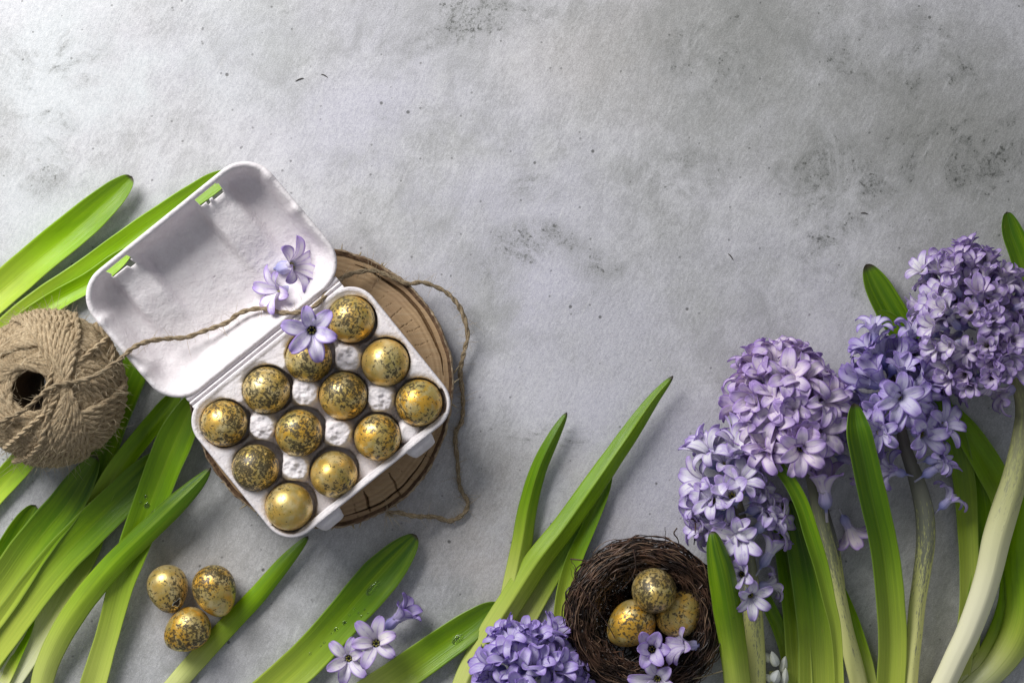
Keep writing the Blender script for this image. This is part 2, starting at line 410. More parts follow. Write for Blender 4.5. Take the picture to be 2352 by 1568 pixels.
def mat_bark():
    t = NT('bark'); o = t.obj; sp = t.n('SeparateXYZ'); t.set(sp, '0', t.uv)
    n = t.noise(o, 170, 6, .7); k = sp.outputs[0]
    col = t.mix(t.ramp(n, .3, .7), (.075, .045, .028), (.19, .115, .065))
    col = t.mix(t.ramp(k, .62, .80), col, t.mix(t.ramp(n, .35, .65), (.46, .36, .24), (.20, .13, .08)))
    col = t.mix(t.ramp(k, .90, 1.1), col, t.mix(t.ramp(n, .35, .65), (.36, .28, .20), (.14, .09, .06)))
    return t.bsdf(col, .9, normal=t.bump(n, .0018, .8), spec=.15)

def mat_twig():
    t = NT('dark_twig'); o = t.obj; oi = t.n('ObjectInfo'); n = t.noise(o, 120, 3, .6); n2 = t.noise(o, 700, 2, .5)
    col = t.mix(t.ramp(n, .42, .72), (.022, .014, .011), (.13, .07, .045))
    return t.bsdf(col, .42, normal=t.bump(n2, .0004, .5), spec=.45)

def mat_water():
    t = NT('water'); g = t.n('BsdfGlass'); t.set(g, 'IOR', 1.33); t.set(g, 'Roughness', 0.02)
    t.t.links.new(g.outputs[0], t.out.inputs[0]); return t.m

M = dict(table=mat_table(), pulp=mat_pulp(), egg=mat_egg(), leaf=mat_leaf(), petal=mat_petal(), ftube=mat_tube(), stamen=mat_stamen(),
         stem=mat_stem(), jute=mat_jute(), jute2=mat_jute(.72, 'loose_jute'), fuzz=mat_plain('jute_fuzz', (.52, .42, .28), (.62, .52, .36), 200, .7),
         core=mat_plain('inner_jute_shade', (.05, .032, .018), (.12, .08, .045), 90), wood=mat_wood(), bark=mat_bark(), twig=mat_twig(), twig2=mat_plain('pale_twig', (.10, .055, .035), (.26, .17, .11), 150, .5),
         water=mat_water(), straw=mat_plain('dry_straw', (.34, .27, .16), (.46, .38, .24), 200),
         bud=mat_plain('pale_bud', (.60, .62, .62), (.72, .72, .55), 60, .45), grit_shade=mat_plain('grit_and_hole_shade', (.03, .025, .02), (.08, .06, .05), 400))

# ------------------------------------------------------------------ table
mb = MB(); q = 6000; n = 3
xs = np.linspace(-q, q, n); G = np.stack(np.meshgrid(xs, -xs, indexing='xy'), -1)
G = np.concatenate([G, np.zeros((n, n, 1))], -1)
mb.add(G, grid_faces(n, n)[:, ::-1]); tb = mb.build('tabletop', M['table'], smooth=False); tag(tb, kind='structure')

# ------------------------------------------------------------------ wood slice
ZS = 58.0
WC = P(738, 893, ZS); WX, WY = 299.0, 316.0
wood = empty('wood_slice', (WC[0], WC[1], 0), 'round wood slice with bark edge lying under the open egg carton', 'wood slice')
NA, NR = 900, 130
ang = np.linspace(0, 2*np.pi, NA, endpoint=False)
edge = np.array([1+.018*mnoise.noise((math.cos(a)*1.6, math.sin(a)*1.6, 2)) + .008*mnoise.noise((math.cos(a)*7, math.sin(a)*7, 5)) for a in ang])
def wang(px, py):
    p = P(px, py, ZS)-WC; return math.atan2(p[1]/WY, p[0]/WX), math.hypot(p[0]/WX, p[1]/WY)
# radial checks (angle, inner radius, outer radius, width, depth)
checks = []
for (x0, y0, x1, y1, wd, dp) in ((1030/1, 0, 0, 0, 0, 0),):
    pass
for (a_px, b_px, wd, dp) in (((837, 1130), (850, 1175), 3.4, 26), ((893, 1085), (920, 1143), 2.0, 16), ((880, 712), (905, 690), 1.0, 7), ((893, 735), (928, 702), 1.3, 9), ((905, 765), (950, 733), 1.3, 9),
                             ((925, 768), (970, 750), 1.2, 8), ((935, 800), (985, 785), 1.2, 8), ((870, 690), (893, 670), 1.1, 7), ((915, 1075), (950, 1105), 1.0, 8), ((810, 1150), (822, 1190), 1.2, 10),
                             ((870, 1150), (880, 1170), 1.0, 8), ((850, 668), (870, 642), 1.1, 8), ((780, 1160), (790, 1190), 1.1, 8), ((960, 830), (990, 815), 1.0, 7), ((985, 990), (1010, 1000), 1.2, 8), ((970, 1040), (1000, 1060), 1.2, 8)):
    a0, r0 = wang(*a_px); a1, r1 = wang(*b_px); checks.append((a0, r0, a1, r1, wd*(1 if dp > 14 else .55), dp*(1 if dp > 14 else .6)))
rr = np.r_[np.linspace(.05, .6, 24), np.linspace(.61, .965, NR-24)]
Z = np.zeros((NR, NA))
for j, r in enumerate(rr):
    for i, a in enumerate(ang): pass
A2, R2 = np.meshgrid(ang, rr)
for (a0, r0, a1, r1, wd, dp) in checks:
    lo_, hi = min(r0, r1), max(r0, r1); t_ = np.clip((R2-r0)/(r1-r0+1e-9), 0, 1)
    ac = a0+((a1-a0+np.pi) % (2*np.pi)-np.pi)*t_+.004*np.sin(R2*60)
    d = np.abs((A2-ac+np.pi) % (2*np.pi)-np.pi)*R2*305
    wloc = wd*np.clip(np.minimum((R2-lo_)/.05, (hi-R2)/.05)+.25, 0, 1)*(R2 > lo_-.01)*(R2 < hi+.01)
    Z -= dp*np.clip(1-d/(wloc*1.2+1e-3), 0, 1)*(wloc > 0)
# the long split between wood and bark on the upper right and the lower right
nz = np.array([mnoise.noise((math.cos(a)*3, math.sin(a)*3, 9)) for a in ang])
def arcw(c, h): return np.clip(1.6-np.abs((ang-c+np.pi) % (2*np.pi)-np.pi)/h*1.6, 0, 1)
wsp = 3.4*np.maximum(arcw(.70, .62), .55*arcw(-.95, .5))
rc = .925+.012*nz
d = np.abs(R2-rc[None])*305
Z -= 24*np.clip(1.25-d/(wsp[None]+1e-3), 0, 1)*(wsp[None] > .2)
low = np.array([mnoise.noise((math.cos(a)*2, math.sin(a)*2, 4)) for a in ang])
Z += -1.5*R2**2*2 + 1.0*low[None]
ex = WX*np.cos(ang)*edge; ey = WY*np.sin(ang)*edge
V = np.stack([WC[0]+R2*ex[None], WC[1]+R2*ey[None], ZS+Z], -1)
mb = MB(); UV = np.stack([R2, A2/(2*np.pi)], -1)
v0 = np.concatenate([np.broadcast_to([[WC[0], WC[1], ZS]], (1, NA, 3)), V]); u0 = np.concatenate([np.zeros((1, NA, 2)), UV])
mb.add(v0, grid_faces(NR+1, NA, True), u0); mb.build('wood_face', M['wood'], wood)
# bark ring: from the wood edge out, over and down to the table
prof = [(.962, -7, 0), (.966, .5, .2), (.976, -.5, .4), (.984, 2, .6), (.992, 3.0, .75), (1.0, 1.5, .85), (1.004, -6, .95), (1.0, -24, 1), (.985, -44, 1), (.96, -ZS+.5, 1)]
Vb = []; Ub = []
for k, (r, dz, tt) in enumerate(prof):
    nn = np.array([mnoise.noise((math.cos(a)*26, math.sin(a)*26, k*.7)) for a in ang])*.009*(1 if k > 1 else 0)
    n3 = np.array([mnoise.noise((math.cos(a)*40, math.sin(a)*40, k*1.7+8)) for a in ang])*3.5*(1 if 1 < k < 9 else 0)
    Vb.append(np.stack([WC[0]+(r+nn)*ex, WC[1]+(r+nn)*ey, ZS+dz+n3], -1)); Ub.append(np.stack([np.full(NA, tt), ang/(2*np.pi)], -1))
mb = MB(); mb.add(np.array(Vb), grid_faces(len(prof), NA, True), np.array(Ub)); mb.build('bark', M['bark'], wood)
mb = MB()
for k in range(26):     # shreds of bark curling off the rim
    a = random.choice([random.uniform(1.0, 1.5), random.uniform(-2.7, -1.2), random.uniform(-1.3, .9), random.uniform(1.0, 1.3)]); L = random.uniform(5, 17)
    i = int((a % (2*np.pi))/(2*np.pi)*NA) % NA; p0 = np.array([WC[0]+ex[i], WC[1]+ey[i], ZS-random.uniform(0, 14)])
    dr = np.array([math.cos(a+random.uniform(-1.1, 1.1)), math.sin(a+random.uniform(-1.1, 1.1)), random.uniform(-.2, .8)])
    s = np.linspace(0, 1, 6)[:, None]; path = p0+dr*L*s+np.array([random.uniform(-4, 4), random.uniform(-4, 4), -5])*s*s
    tube(mb, path, np.array([1.6, 1.8, 1.5, 1.2, .8, .1])*random.uniform(.6, 1.3), 4)
tag(mb.build('bark_shreds', M['straw'], wood), kind='stuff')

# ------------------------------------------------------------------ egg carton
TH = math.radians(38.9)
U = np.array([math.cos(TH), -math.sin(TH)]); Vv = np.array([math.sin(TH), math.cos(TH)])     # plan axes, y down
CC = np.array([738., 948.])
ZR = ZS+122
def cart(u, v, z, zref=ZR):
    u = np.asarray(u, float); v = np.asarray(v, float); z = np.asarray(z, float)
    x = CC[0]+u*U[0]+v*Vv[0]; y = CC[1]+u*U[1]+v*Vv[1]; k = 1-zref/H
    return np.stack([(x-1176)*k, (784-y)*k, z+0*x], -1)
carton = empty('egg_carton', (*cart(0, 0, 0)[:2], ZS), 'open white pulp egg carton holding twelve gold eggs on the wood slice', 'egg carton')
EU = (-189, -63, 63, 189); EV = (-121, 0, 121)
EC = [(a, b) for a in EU for b in EV]
hu, h0, h1, rad = 254., -193., 189., 62.
def rrdist(u, v, u0, u1, v0, v1, r):
    cx, cy = (u0+u1)/2, (v0+v1)/2; a, b = (u1-u0)/2-r, (v1-v0)/2-r
    dx = np.abs(u-cx)-a; dy = np.abs(v-cy)-b
    out = np.hypot(np.maximum(dx, 0), np.maximum(dy, 0)); return out+np.minimum(np.maximum(dx, dy), 0)-r      # >0 outside
def rrclip(u, v, u0, u1, v0, v1, r):
    cx, cy = (u0+u1)/2, (v0+v1)/2; a, b = (u1-u0)/2-r, (v1-v0)/2-r
    x, y = u-cx, v-cy; qx = np.clip(x, -a, a); qy = np.clip(y, -b, b); dx, dy = x-qx, y-qy; L = np.hypot(dx, dy)
    k = np.where(L > r, r/np.maximum(L, 1e-6), 1); return cx+qx+dx*k, cy+qy+dy*k
gu = np.linspace(-hu, hu, 190); gv = np.linspace(h0, h1, 144)
Ug, Vg = np.meshgrid(gu, gv, indexing='ij'); Ug, Vg = rrclip(Ug, Vg, -hu, hu, h0, h1, rad)
de = np.min([np.hypot(Ug-a, Vg-b) for a, b in EC], axis=0)
dout = -rrdist(Ug, Vg, -hu, hu, h0, h1, rad)
NZ = np.array([[mnoise.noise((a*.05, b*.05, 1.3))+.6*mnoise.noise((a*.16, b*.16, 7.3)) for a, b in zip(r1, r2)] for r1, r2 in zip(Ug, Vg)])
NF = np.array([[mnoise.noise((a*.06, b*.06, 4.3))*1.0+1.1*abs(mnoise.noise((a*.12, b*.12, 2.3)))+.3*mnoise.noise((a*.3, b*.3, 2.3)) for a, b in zip(r1, r2)] for r1, r2 in zip(Ug, Vg)])
rim = 121
h = 76+(rim-3-76)*sstep(64, 40, dout+3*NZ)
cones = [(-126, -60), (0, -60), (126, -60), (-126, 60), (0, 60), (126, 60)]
h = h-8*sstep(70, 50, de)
for k, (a, b) in enumerate(cones):
    dc = np.hypot(Ug-a, Vg-b)+4*NF; hc = 66+54*sstep(49, 26, dc)+ (6*NF-2)*sstep(38, 26, dc); h = np.maximum(h, hc)
for (a, b) in [(-126, 160), (0, 160), (126, 160)]:
    dc = np.hypot((Ug-a)*.9, Vg-b)+2*NZ; h = np.where(Vg < 178, np.maximum(np.where(Vg > 128, 72+0*h, h), 66+46*sstep(40, 14, dc)), h)
for (a, b) in [(-126, -158), (0, -158), (126, -158)]:
    dc = np.hypot((Ug-a)*.8, (Vg-b)*1.0)+4*NF; h = np.maximum(h, 72+46*sstep(52, 20, dc))
cup = 40+(h-40)*sstep(51, 58, de+1.0*NZ); h = np.minimum(h, cup)
lip = sstep(7, 2, dout); h = h*(1-lip)+rim*lip; h = h+.8*NZ
Gt = cart(Ug, Vg, ZS+h)
mb = MB(); mb.add(Gt, grid_faces(*Ug.shape), np.stack([Ug, Vg], -1)*.01)
def rrring(u0, u1, v0, v1, r, m=14, ks=(44, 34)):
    pts = []
    cs = [((u1-r, v1-r), 0), ((u0+r, v1-r), 90), ((u0+r, v0+r), 180), ((u1-r, v0+r), 270)]
    for i, (c, a) in enumerate(cs):
        aa = np.radians(np.linspace(a, a+90, m)); arc = np.stack([c[0]+r*np.cos(aa), c[1]+r*np.sin(aa)], 1); pts.append(arc)
        c2, a2 = cs[(i+1) % 4]; nx = np.array([c2[0]+r*math.cos(math.radians(a2)), c2[1]+r*math.sin(math.radians(a2))])
        kk = ks[i % 2]; t_ = np.linspace(0, 1, kk+2)[1:-1, None]; pts.append(arc[-1]*(1-t_)+nx*t_)
    return np.vstack(pts)
# outer skirt of the tray: hem, side and foot
rings = []
for (ins, z) in ((1.5, rim-.5), (-2.5, rim+1.5), (-5.5, rim-3), (-3, rim-8), (8, rim-40), (26, 12), (34, 1)):
    r = rrring(-hu+ins, hu-ins, h0+ins, h1-ins, max(rad-ins, 12)); rings.append(cart(r[:, 0], r[:, 1], np.full(len(r), ZS+z)))
mb.add(np.array(rings), grid_faces(len(rings), len(rings[0]), True))
mb.build('tray', M['pulp'], carton)
# lid: open, hinged on the far side and drooping towards the leaves
LT = math.radians(8.5)
def lidz(v): return ZR-3+(-(v)-218)*math.tan(LT)
LU, L0, L1, LR = 261., -575., -219., 80.
spec = [(10, 10, 6, -14, 70), (0, 0, 0, -6, 78), (-1, -1, -1, 1, 79), (3, 3, 2, 3, 76), (7, 7, 5, 1, 73), (10, 10, 9, -5, 70), (15, 14, 20, -16, 66), (21, 19, 28, -32, 61), (28, 25, 42, -50, 55), (36, 32, 56, -66, 48), (46, 40, 66, -77, 42), (58, 52, 80, -83, 36), (74, 68, 96, -85, 28)]
NL = None; rings = []; uvr = []
for j, (su, sf, sh, dz, r) in enumerate(spec):
    q_ = rrring(-LU+su, LU-su, L0+sf, L1-sh, r, m=16, ks=(80, 60)); rings.append((q_, dz))
ctr = np.array([0, -395.]); last = rings[-1][0]
for k in range(1, 26):
    rings.append((ctr+(last-ctr)*(1-k/25.0*.995), -85))
def ridge(u, v):
    a = sstep(52, 30, np.abs(u+142+ .02*(v+400)))+sstep(54, 30, np.abs(u-118+.02*(v+400)))
    return 24*a*sstep(-330, -470, v)+ 8*a
VL = []
for j, (q_, dz) in enumerate(rings):
    u, v = q_[:, 0].copy(), q_[:, 1]
    n_ = np.array([mnoise.noise((a*.03, b*.03, 5.0)) for a, b in q_]); n2_ = np.array([mnoise.noise((a*.09, b*.09, 15.0)) for a, b in q_])
    depth = np.full(len(u), float(dz)); inner = sstep(-20, -80, depth)
    depth = depth + ridge(u, v)*inner + 1.6*n_*inner + .5*n2_
    # pinched dents on the two side walls
    for (du, dv) in ((-LU, -480), (-LU, -330), (LU, -500), (LU, -400)):
        g_ = np.exp(-((v-dv)/14.0)**2)*np.exp(-((np.abs(u-du)-18)/14.0)**2)
        depth = depth+14*g_
    zr = lidz(v); zz_ = zr+depth*math.cos(LT); v2 = v+depth*math.sin(LT)
    ul = u-8*(-219-v)/360; x_ = CC[0]+ul*U[0]+v2*Vv[0]; y_ = CC[1]+ul*U[1]+v2*Vv[1]; kk_ = 1-zr/H
    VL.append(np.stack([(x_-1176)*kk_, (784-y_)*kk_, zz_], -1))
mb = MB(); VL = np.array(VL); F = grid_faces(len(VL), VL.shape[1], True)
# slots torn through the far wall where the tabs would close
nring = VL.shape[1]; keep = []
Q = np.array([q_ for q_, _ in rings])
for f in F:
    c = np.mean([Q[i//nring, i % nring] for i in f], axis=0); jr = f[0]//nring
    hole = False
    for (us, hw, e) in ((-145, 31, -2), (118, 33, 0)):
        dd = c[1]-L0
        if abs(c[0]-us) < hw and 9.5 < dd < 37+e+4*mnoise.noise((c[0]*.09, 3, e))+.10*(c[0]-us): hole = True
    keep.append(not hole)
mb.add(VL, F[np.array(keep)], Q*.01)
lid = mb.build('lid', M['pulp'], carton)
sm = lid.modifiers.new('thickness', 'SOLIDIFY'); sm.thickness = 3.2*S; sm.offset = -1 if False else 0
# hinge: creased strip between lid and tray
gu = np.linspace(-222, 222, 120); vs = np.linspace(-190, -224, 22); Ug, Vg = np.meshgrid(gu, vs, indexing='ij')
t_ = (Vg+190)/-34.0
zz = ZS+rim-1-5*np.exp(-((t_-.30)/.07)**2)-7*np.exp(-((t_-.62)/.07)**2)+2.0*np.exp(-((t_-.46)/.08)**2)-3*t_+np.array([[.9*mnoise.noise((a*.06, b*.1, 3)) for a, b in zip(x, y)] for x, y in zip(Ug, Vg)])
Gh = cart(Ug, Vg, zz); mb = MB(); sheet(mb, Gh, np.broadcast_to([0, 0, 1.0], Gh.shape), np.full(Ug.shape, 4.0), np.stack([Ug, Vg], -1)*.01); mb.build('hinge', M['pulp'], carton)
# front flap edge and two closing tabs
for (uc, hw) in ((-141, 38), (129, 40)):
    gu = np.linspace(-1, 1, 22); gv = np.linspace(0, 1, 16); A_, B_ = np.meshgrid(gu, gv, indexing='ij')
    sh = np.clip(1-(np.abs(A_))**8*.06, 0, 1)
    uu = uc+A_*(hw-9*B_**2.2)*sh; vv = 183+B_*(37-3.5*np.abs(A_)**4)
    zz = ZS+rim-9-14*B_**1.5-10*sstep(.82, 1.0, B_)-10*sstep(.86, 1.0, np.abs(A_))*B_+5*np.sin(np.clip((B_-.12)/.8, 0, 1)*np.pi)*sstep(1, .7, np.abs(A_))
    G = cart(uu, vv, zz); mb = MB(); sheet(mb, G, np.broadcast_to([0, 0, 1.0], G.shape), np.full(A_.shape, 5.0), np.stack([uu, vv], -1)*.01)
    mb.build('tab', M['pulp'], carton)

# ------------------------------------------------------------------ eggs
def egg_mesh(name, r, lz, taper=.12, seed=0):
    n1, n2 = 26, 40; th = np.linspace(0, np.pi, n1); ph = np.linspace(0, 2*np.pi, n2+1)
    T_, F_ = np.meshgrid(th, ph, indexing='ij'); c = np.cos(T_)
    rad_ = r*np.sin(T_)*(1-taper*c-.02*c*c)
    v = np.stack([rad_*np.cos(F_), rad_*np.sin(F_), lz*c], -1)
    mb = MB(); mb.add(v, grid_faces(n1, n2+1)[:, ::-1], np.stack([F_/(2*np.pi), T_/np.pi], -1)); o = mb.build(name, M['egg']); return o
def place_egg(px, py, z, r, lz, axis, seed, spk, org, label, group):
    o = egg_mesh('quail_egg', r*random.uniform(.975, 1.02), lz, .16 if z < 130 else .10); p = P(px, py, z); o.location = Vector(p*S)
    d = Vector(axis).normalized(); q_ = d.to_track_quat('Z', 'Y'); o.rotation_mode = 'QUATERNION'
    o.rotation_quaternion = q_ @ Matrix.Rotation(seed*11.0, 3, 'Z').to_quaternion()
    o.color = (seed, spk, org, 1); return tag(o, label, 'egg', group)
grp = 'gilded quail eggs set in the carton'
EG = [((808, 733), .11, .42, .45, 'cream and gold flaked egg in the top corner of the carton beside the hinge'),
      ((885, 832), .23, .18, .30, 'smooth gold egg with small faint specks, second down the carton side along the wood slice'),
      ((963, 925), .31, .30, .90, 'orange gold finely flecked egg in the rightmost corner of the carton'),
      ((710, 825), .42, .62, .30, 'dark peppered gold egg lying under the lilac floret in the carton'),
      ((790, 908), .53, .66, .45, 'gold egg with big black blotches, inner row nearest the slice side'),
      ((867, 1003), .64, .34, .70, 'yellow gold lightly speckled egg in the front row beside the right closing tab'),
      ((613, 896), .71, .50, .15, 'greenish gold egg with even fine dark specks in the hinge row'),
      ((687, 993), .82, .72, .80, 'orange gold egg densely flecked black in the middle row'),
      ((766, 1089), .93, .40, .35, 'creamy gold egg with large round brown spots in the front row above the left tab'),
      ((515, 972), .14, .64, .50, 'gold egg with dark patches in the leftmost corner of the carton, nearest the leaves'),
      ((587, 1074), .37, .78, .25, 'darkest green black speckled egg on the short left side of the carton'),
      ((665, 1163), .58, -.35, .35, 'plain matt gold egg without specks in the bottom corner of the carton')]
for (pp, sd, spk, org, lb) in EG:
    place_egg(pp[0], pp[1], ZS+100, 52.5, 60, (random.uniform(-.12, .12), random.uniform(-.12, .12), -1 if sd != .93 else 1), sd, max(spk, 0), org, lb, grp)
grp = 'gilded quail eggs on the table'
chipped = place_egg(386, 1352, 47, 46.5, 55, (.18, -.95, .12), .05, .52, .25, 'olive gold egg with a chipped dark hole, left of the three on the table', grp)
place_egg(494, 1357, 49, 49, 60, (.30, -.9, .0), .27, .66, .75, 'orange gold mottled egg, right of the three on the table by the thin leaf', grp)
place_egg(429, 1447, 49, 49, 56, (-.75, -.55, .05), .49, .72, .95, 'deep orange gold egg with black flecks, lowest of the three on the table', grp)
grp = 'gilded quail eggs in the nest'
place_egg(1503.5, 1358, 128, 50, 55, (.1, -.2, 1), .66, .74, .25, 'pale gold densely peppered egg resting on top of the other two in the nest', grp)
place_egg(1448, 1433, 84, 51, 59, (-.80, -.6, .15), .77, .38, 1.0, 'bright orange gold egg at the left in the nest', grp)
place_egg(1560, 1407, 82, 50, 58, (.7, .75, .1), .88, .66, .6, 'shadowed gold speckled egg at the right in the nest under the top egg', grp)
# hole chipped in the left table egg: dark patch painted for its inner shade
from mathutils.bvhtree import BVHTree
mw = Matrix.Translation(chipped.location) @ chipped.rotation_quaternion.to_matrix().to_4x4()
bv = BVHTree.FromPolygons([mw @ v.co for v in chipped.data.vertices], [tuple(p.vertices) for p in chipped.data.polygons])
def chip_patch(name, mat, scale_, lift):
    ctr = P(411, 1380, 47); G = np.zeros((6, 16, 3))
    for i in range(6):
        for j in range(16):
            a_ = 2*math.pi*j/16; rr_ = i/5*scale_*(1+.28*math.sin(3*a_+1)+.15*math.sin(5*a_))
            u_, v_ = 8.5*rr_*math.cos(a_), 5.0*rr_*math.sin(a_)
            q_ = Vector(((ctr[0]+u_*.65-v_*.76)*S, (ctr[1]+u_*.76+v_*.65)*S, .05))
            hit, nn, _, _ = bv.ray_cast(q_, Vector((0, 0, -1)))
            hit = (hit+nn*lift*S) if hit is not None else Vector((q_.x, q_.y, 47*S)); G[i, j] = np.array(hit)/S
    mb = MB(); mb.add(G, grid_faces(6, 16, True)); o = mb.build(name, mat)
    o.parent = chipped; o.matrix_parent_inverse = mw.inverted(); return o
chip_patch('chip_edge', M['bud'], 1.25, .35); chip_patch('hole', M['grit_shade'], 1.0, .75)

# ------------------------------------------------------------------ leaves
def leaf(name, pts, label, col=(.5, .3, .5), chan=.22, pw=1.6, tipL=1.3, tip_p=.75, th=5.0, group='loose hyacinth leaves', cutend=False, cat='leaf', wav=1.0, parent=None, twist=0.0, zs=.62):
    pts = np.asarray(pts, float).copy()     # x, y, width, z
    pts[:, 3] = np.where(pts[:, 3] > 14, 14+(pts[:, 3]-14)*zs, pts[:, 3])
    n = max(30, int(np.sum(np.linalg.norm(np.diff(pts[:, :2], axis=0), axis=1))/9))
    c, L = cr(pts, n)
    s = np.linspace(0, L, n); wm = pts[1:, 2].mean()
    # finer sampling near the tip
    s2 = np.r_[L*(np.linspace(0, 1, n)**1.35)]; c = np.stack([np.interp(s2, s, c[:, k]) for k in range(4)], 1); s = s2
    tl = tipL*wm; f = np.sqrt(np.clip(1-(1-np.clip(s/tl, 0, 1))**2, 0, 1))**tip_p
    f = np.maximum(f, .02)
    W = c[:, 2]*f
    x = np.linspace(-1, 1, 19)
    sd = random.uniform(0, 99)
    k = 1-c[:, 3]/H
    base = np.stack([(c[:, 0]-1176)*k, (784-c[:, 1])*k, c[:, 3]], -1)
    T_ = nrm(np.gradient(base, axis=0)); T2 = T_.copy(); T2[:, 2] = 0; T2 = nrm(T2)
    Bn = np.stack([-T2[:, 1], T2[:, 0], 0*T2[:, 0]], -1)
    G = np.zeros((n, len(x), 3))
    for i in range(n):
        wv = W[i]*.5*k[i]
        ww = [1+.03*mnoise.noise((s[i]*.02, sd, 1))*wav, 1+.03*mnoise.noise((s[i]*.02, sd, 8))*wav]
        tw = twist*(1-s[i]/L)+ .05*mnoise.noise((s[i]*.006, sd, 5))
        prof_ = chan*np.abs(x)**pw*W[i]+ .35*np.cos(x*9*np.pi)*min(1, W[i]/30)
        if chan < 0: prof_ = prof_-chan*W[i]
        ripple = np.array([wav*1.6*mnoise.noise((s[i]*.012, xx*1.2, sd)) for xx in x])
        lat = np.where(x < 0, x*wv*ww[0], x*wv*ww[1])
        G[i] = base[i]+Bn[i]*(lat*np.cos(tw))[:, None]+np.array([0, 0, 1.0])*(prof_+ripple+lat*np.sin(tw))[:, None]
    Nn = grid_normals(G); Nn = Nn*np.sign(Nn[..., 2:3]+1e-9)
    thk = th*np.clip(1-np.abs(x)**3, .18, 1)[None]*np.clip(f, .25, 1)[:, None]
    uv = np.stack([np.broadcast_to((x+1)/2, (n, len(x))), np.broadcast_to((s/L)[:, None], (n, len(x)))], -1)
    G[..., 2] = np.maximum(G[..., 2], thk*1.0+.8)
    mb = MB(); sheet(mb, G, Nn, thk, uv)
    o = mb.build(name, M['leaf'], parent, origin=(G[n//2, 9, 0], G[n//2, 9, 1], 0)); o.color = (*col, 1)
    if parent is None: tag(o, label, cat, group)
    return o, G
LG = 'hyacinth leaves lying at the left'  # raised br on the upper-left leaves puts their lit glow into the colour
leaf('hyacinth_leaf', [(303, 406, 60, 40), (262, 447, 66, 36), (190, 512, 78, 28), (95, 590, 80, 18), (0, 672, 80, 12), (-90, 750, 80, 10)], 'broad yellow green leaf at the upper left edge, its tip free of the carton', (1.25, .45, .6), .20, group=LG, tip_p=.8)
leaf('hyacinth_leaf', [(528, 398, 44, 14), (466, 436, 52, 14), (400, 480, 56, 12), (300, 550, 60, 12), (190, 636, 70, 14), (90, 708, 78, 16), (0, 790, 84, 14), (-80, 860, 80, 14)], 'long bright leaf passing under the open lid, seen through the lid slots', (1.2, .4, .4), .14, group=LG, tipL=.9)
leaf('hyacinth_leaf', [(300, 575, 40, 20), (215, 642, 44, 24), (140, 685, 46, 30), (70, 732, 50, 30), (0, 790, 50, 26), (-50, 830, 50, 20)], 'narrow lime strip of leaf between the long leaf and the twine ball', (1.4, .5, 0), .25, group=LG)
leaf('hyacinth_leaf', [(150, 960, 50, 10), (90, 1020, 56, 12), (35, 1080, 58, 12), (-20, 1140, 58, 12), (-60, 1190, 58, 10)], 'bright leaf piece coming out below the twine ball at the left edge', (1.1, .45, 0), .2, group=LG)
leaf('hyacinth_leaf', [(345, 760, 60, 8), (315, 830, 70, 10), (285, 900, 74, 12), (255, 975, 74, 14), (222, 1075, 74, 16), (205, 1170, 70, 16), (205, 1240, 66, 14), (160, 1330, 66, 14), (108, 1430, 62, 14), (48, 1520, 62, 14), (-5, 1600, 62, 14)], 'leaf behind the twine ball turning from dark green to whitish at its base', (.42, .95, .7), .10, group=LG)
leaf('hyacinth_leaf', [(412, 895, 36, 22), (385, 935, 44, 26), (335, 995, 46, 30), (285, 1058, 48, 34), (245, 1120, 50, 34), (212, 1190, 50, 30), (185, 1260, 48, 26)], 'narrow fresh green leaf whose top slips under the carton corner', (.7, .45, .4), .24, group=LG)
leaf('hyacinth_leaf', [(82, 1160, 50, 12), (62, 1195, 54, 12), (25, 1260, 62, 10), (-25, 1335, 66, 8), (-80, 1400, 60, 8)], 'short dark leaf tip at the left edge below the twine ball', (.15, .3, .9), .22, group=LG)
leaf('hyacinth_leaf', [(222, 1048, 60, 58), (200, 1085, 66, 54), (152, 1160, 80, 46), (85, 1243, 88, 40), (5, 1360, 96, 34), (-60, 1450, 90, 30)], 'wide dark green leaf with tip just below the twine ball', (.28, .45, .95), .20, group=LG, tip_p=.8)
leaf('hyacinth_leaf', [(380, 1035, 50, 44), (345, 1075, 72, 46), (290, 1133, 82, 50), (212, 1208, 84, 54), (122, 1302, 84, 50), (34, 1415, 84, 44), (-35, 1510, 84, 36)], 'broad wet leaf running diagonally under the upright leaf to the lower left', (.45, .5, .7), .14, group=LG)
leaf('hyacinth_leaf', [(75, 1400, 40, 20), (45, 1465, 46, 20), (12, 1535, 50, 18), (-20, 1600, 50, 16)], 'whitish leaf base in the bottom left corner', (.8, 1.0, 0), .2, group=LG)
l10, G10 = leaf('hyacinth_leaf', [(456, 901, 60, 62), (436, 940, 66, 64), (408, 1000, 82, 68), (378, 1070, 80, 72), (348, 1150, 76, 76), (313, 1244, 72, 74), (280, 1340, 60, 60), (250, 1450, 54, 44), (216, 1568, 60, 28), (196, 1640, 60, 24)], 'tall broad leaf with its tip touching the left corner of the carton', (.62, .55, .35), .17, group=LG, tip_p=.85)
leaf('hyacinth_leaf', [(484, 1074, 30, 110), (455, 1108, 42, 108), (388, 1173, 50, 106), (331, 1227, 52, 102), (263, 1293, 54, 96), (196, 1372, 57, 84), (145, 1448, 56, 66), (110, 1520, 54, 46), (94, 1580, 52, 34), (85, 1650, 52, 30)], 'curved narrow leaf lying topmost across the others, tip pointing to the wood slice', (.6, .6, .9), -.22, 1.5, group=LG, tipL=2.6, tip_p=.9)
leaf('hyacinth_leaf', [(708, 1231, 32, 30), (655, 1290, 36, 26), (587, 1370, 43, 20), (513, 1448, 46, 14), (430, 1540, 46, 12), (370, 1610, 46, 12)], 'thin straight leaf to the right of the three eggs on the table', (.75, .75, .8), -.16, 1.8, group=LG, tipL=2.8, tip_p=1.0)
LM = 'hyacinth leaves lying at the bottom centre'
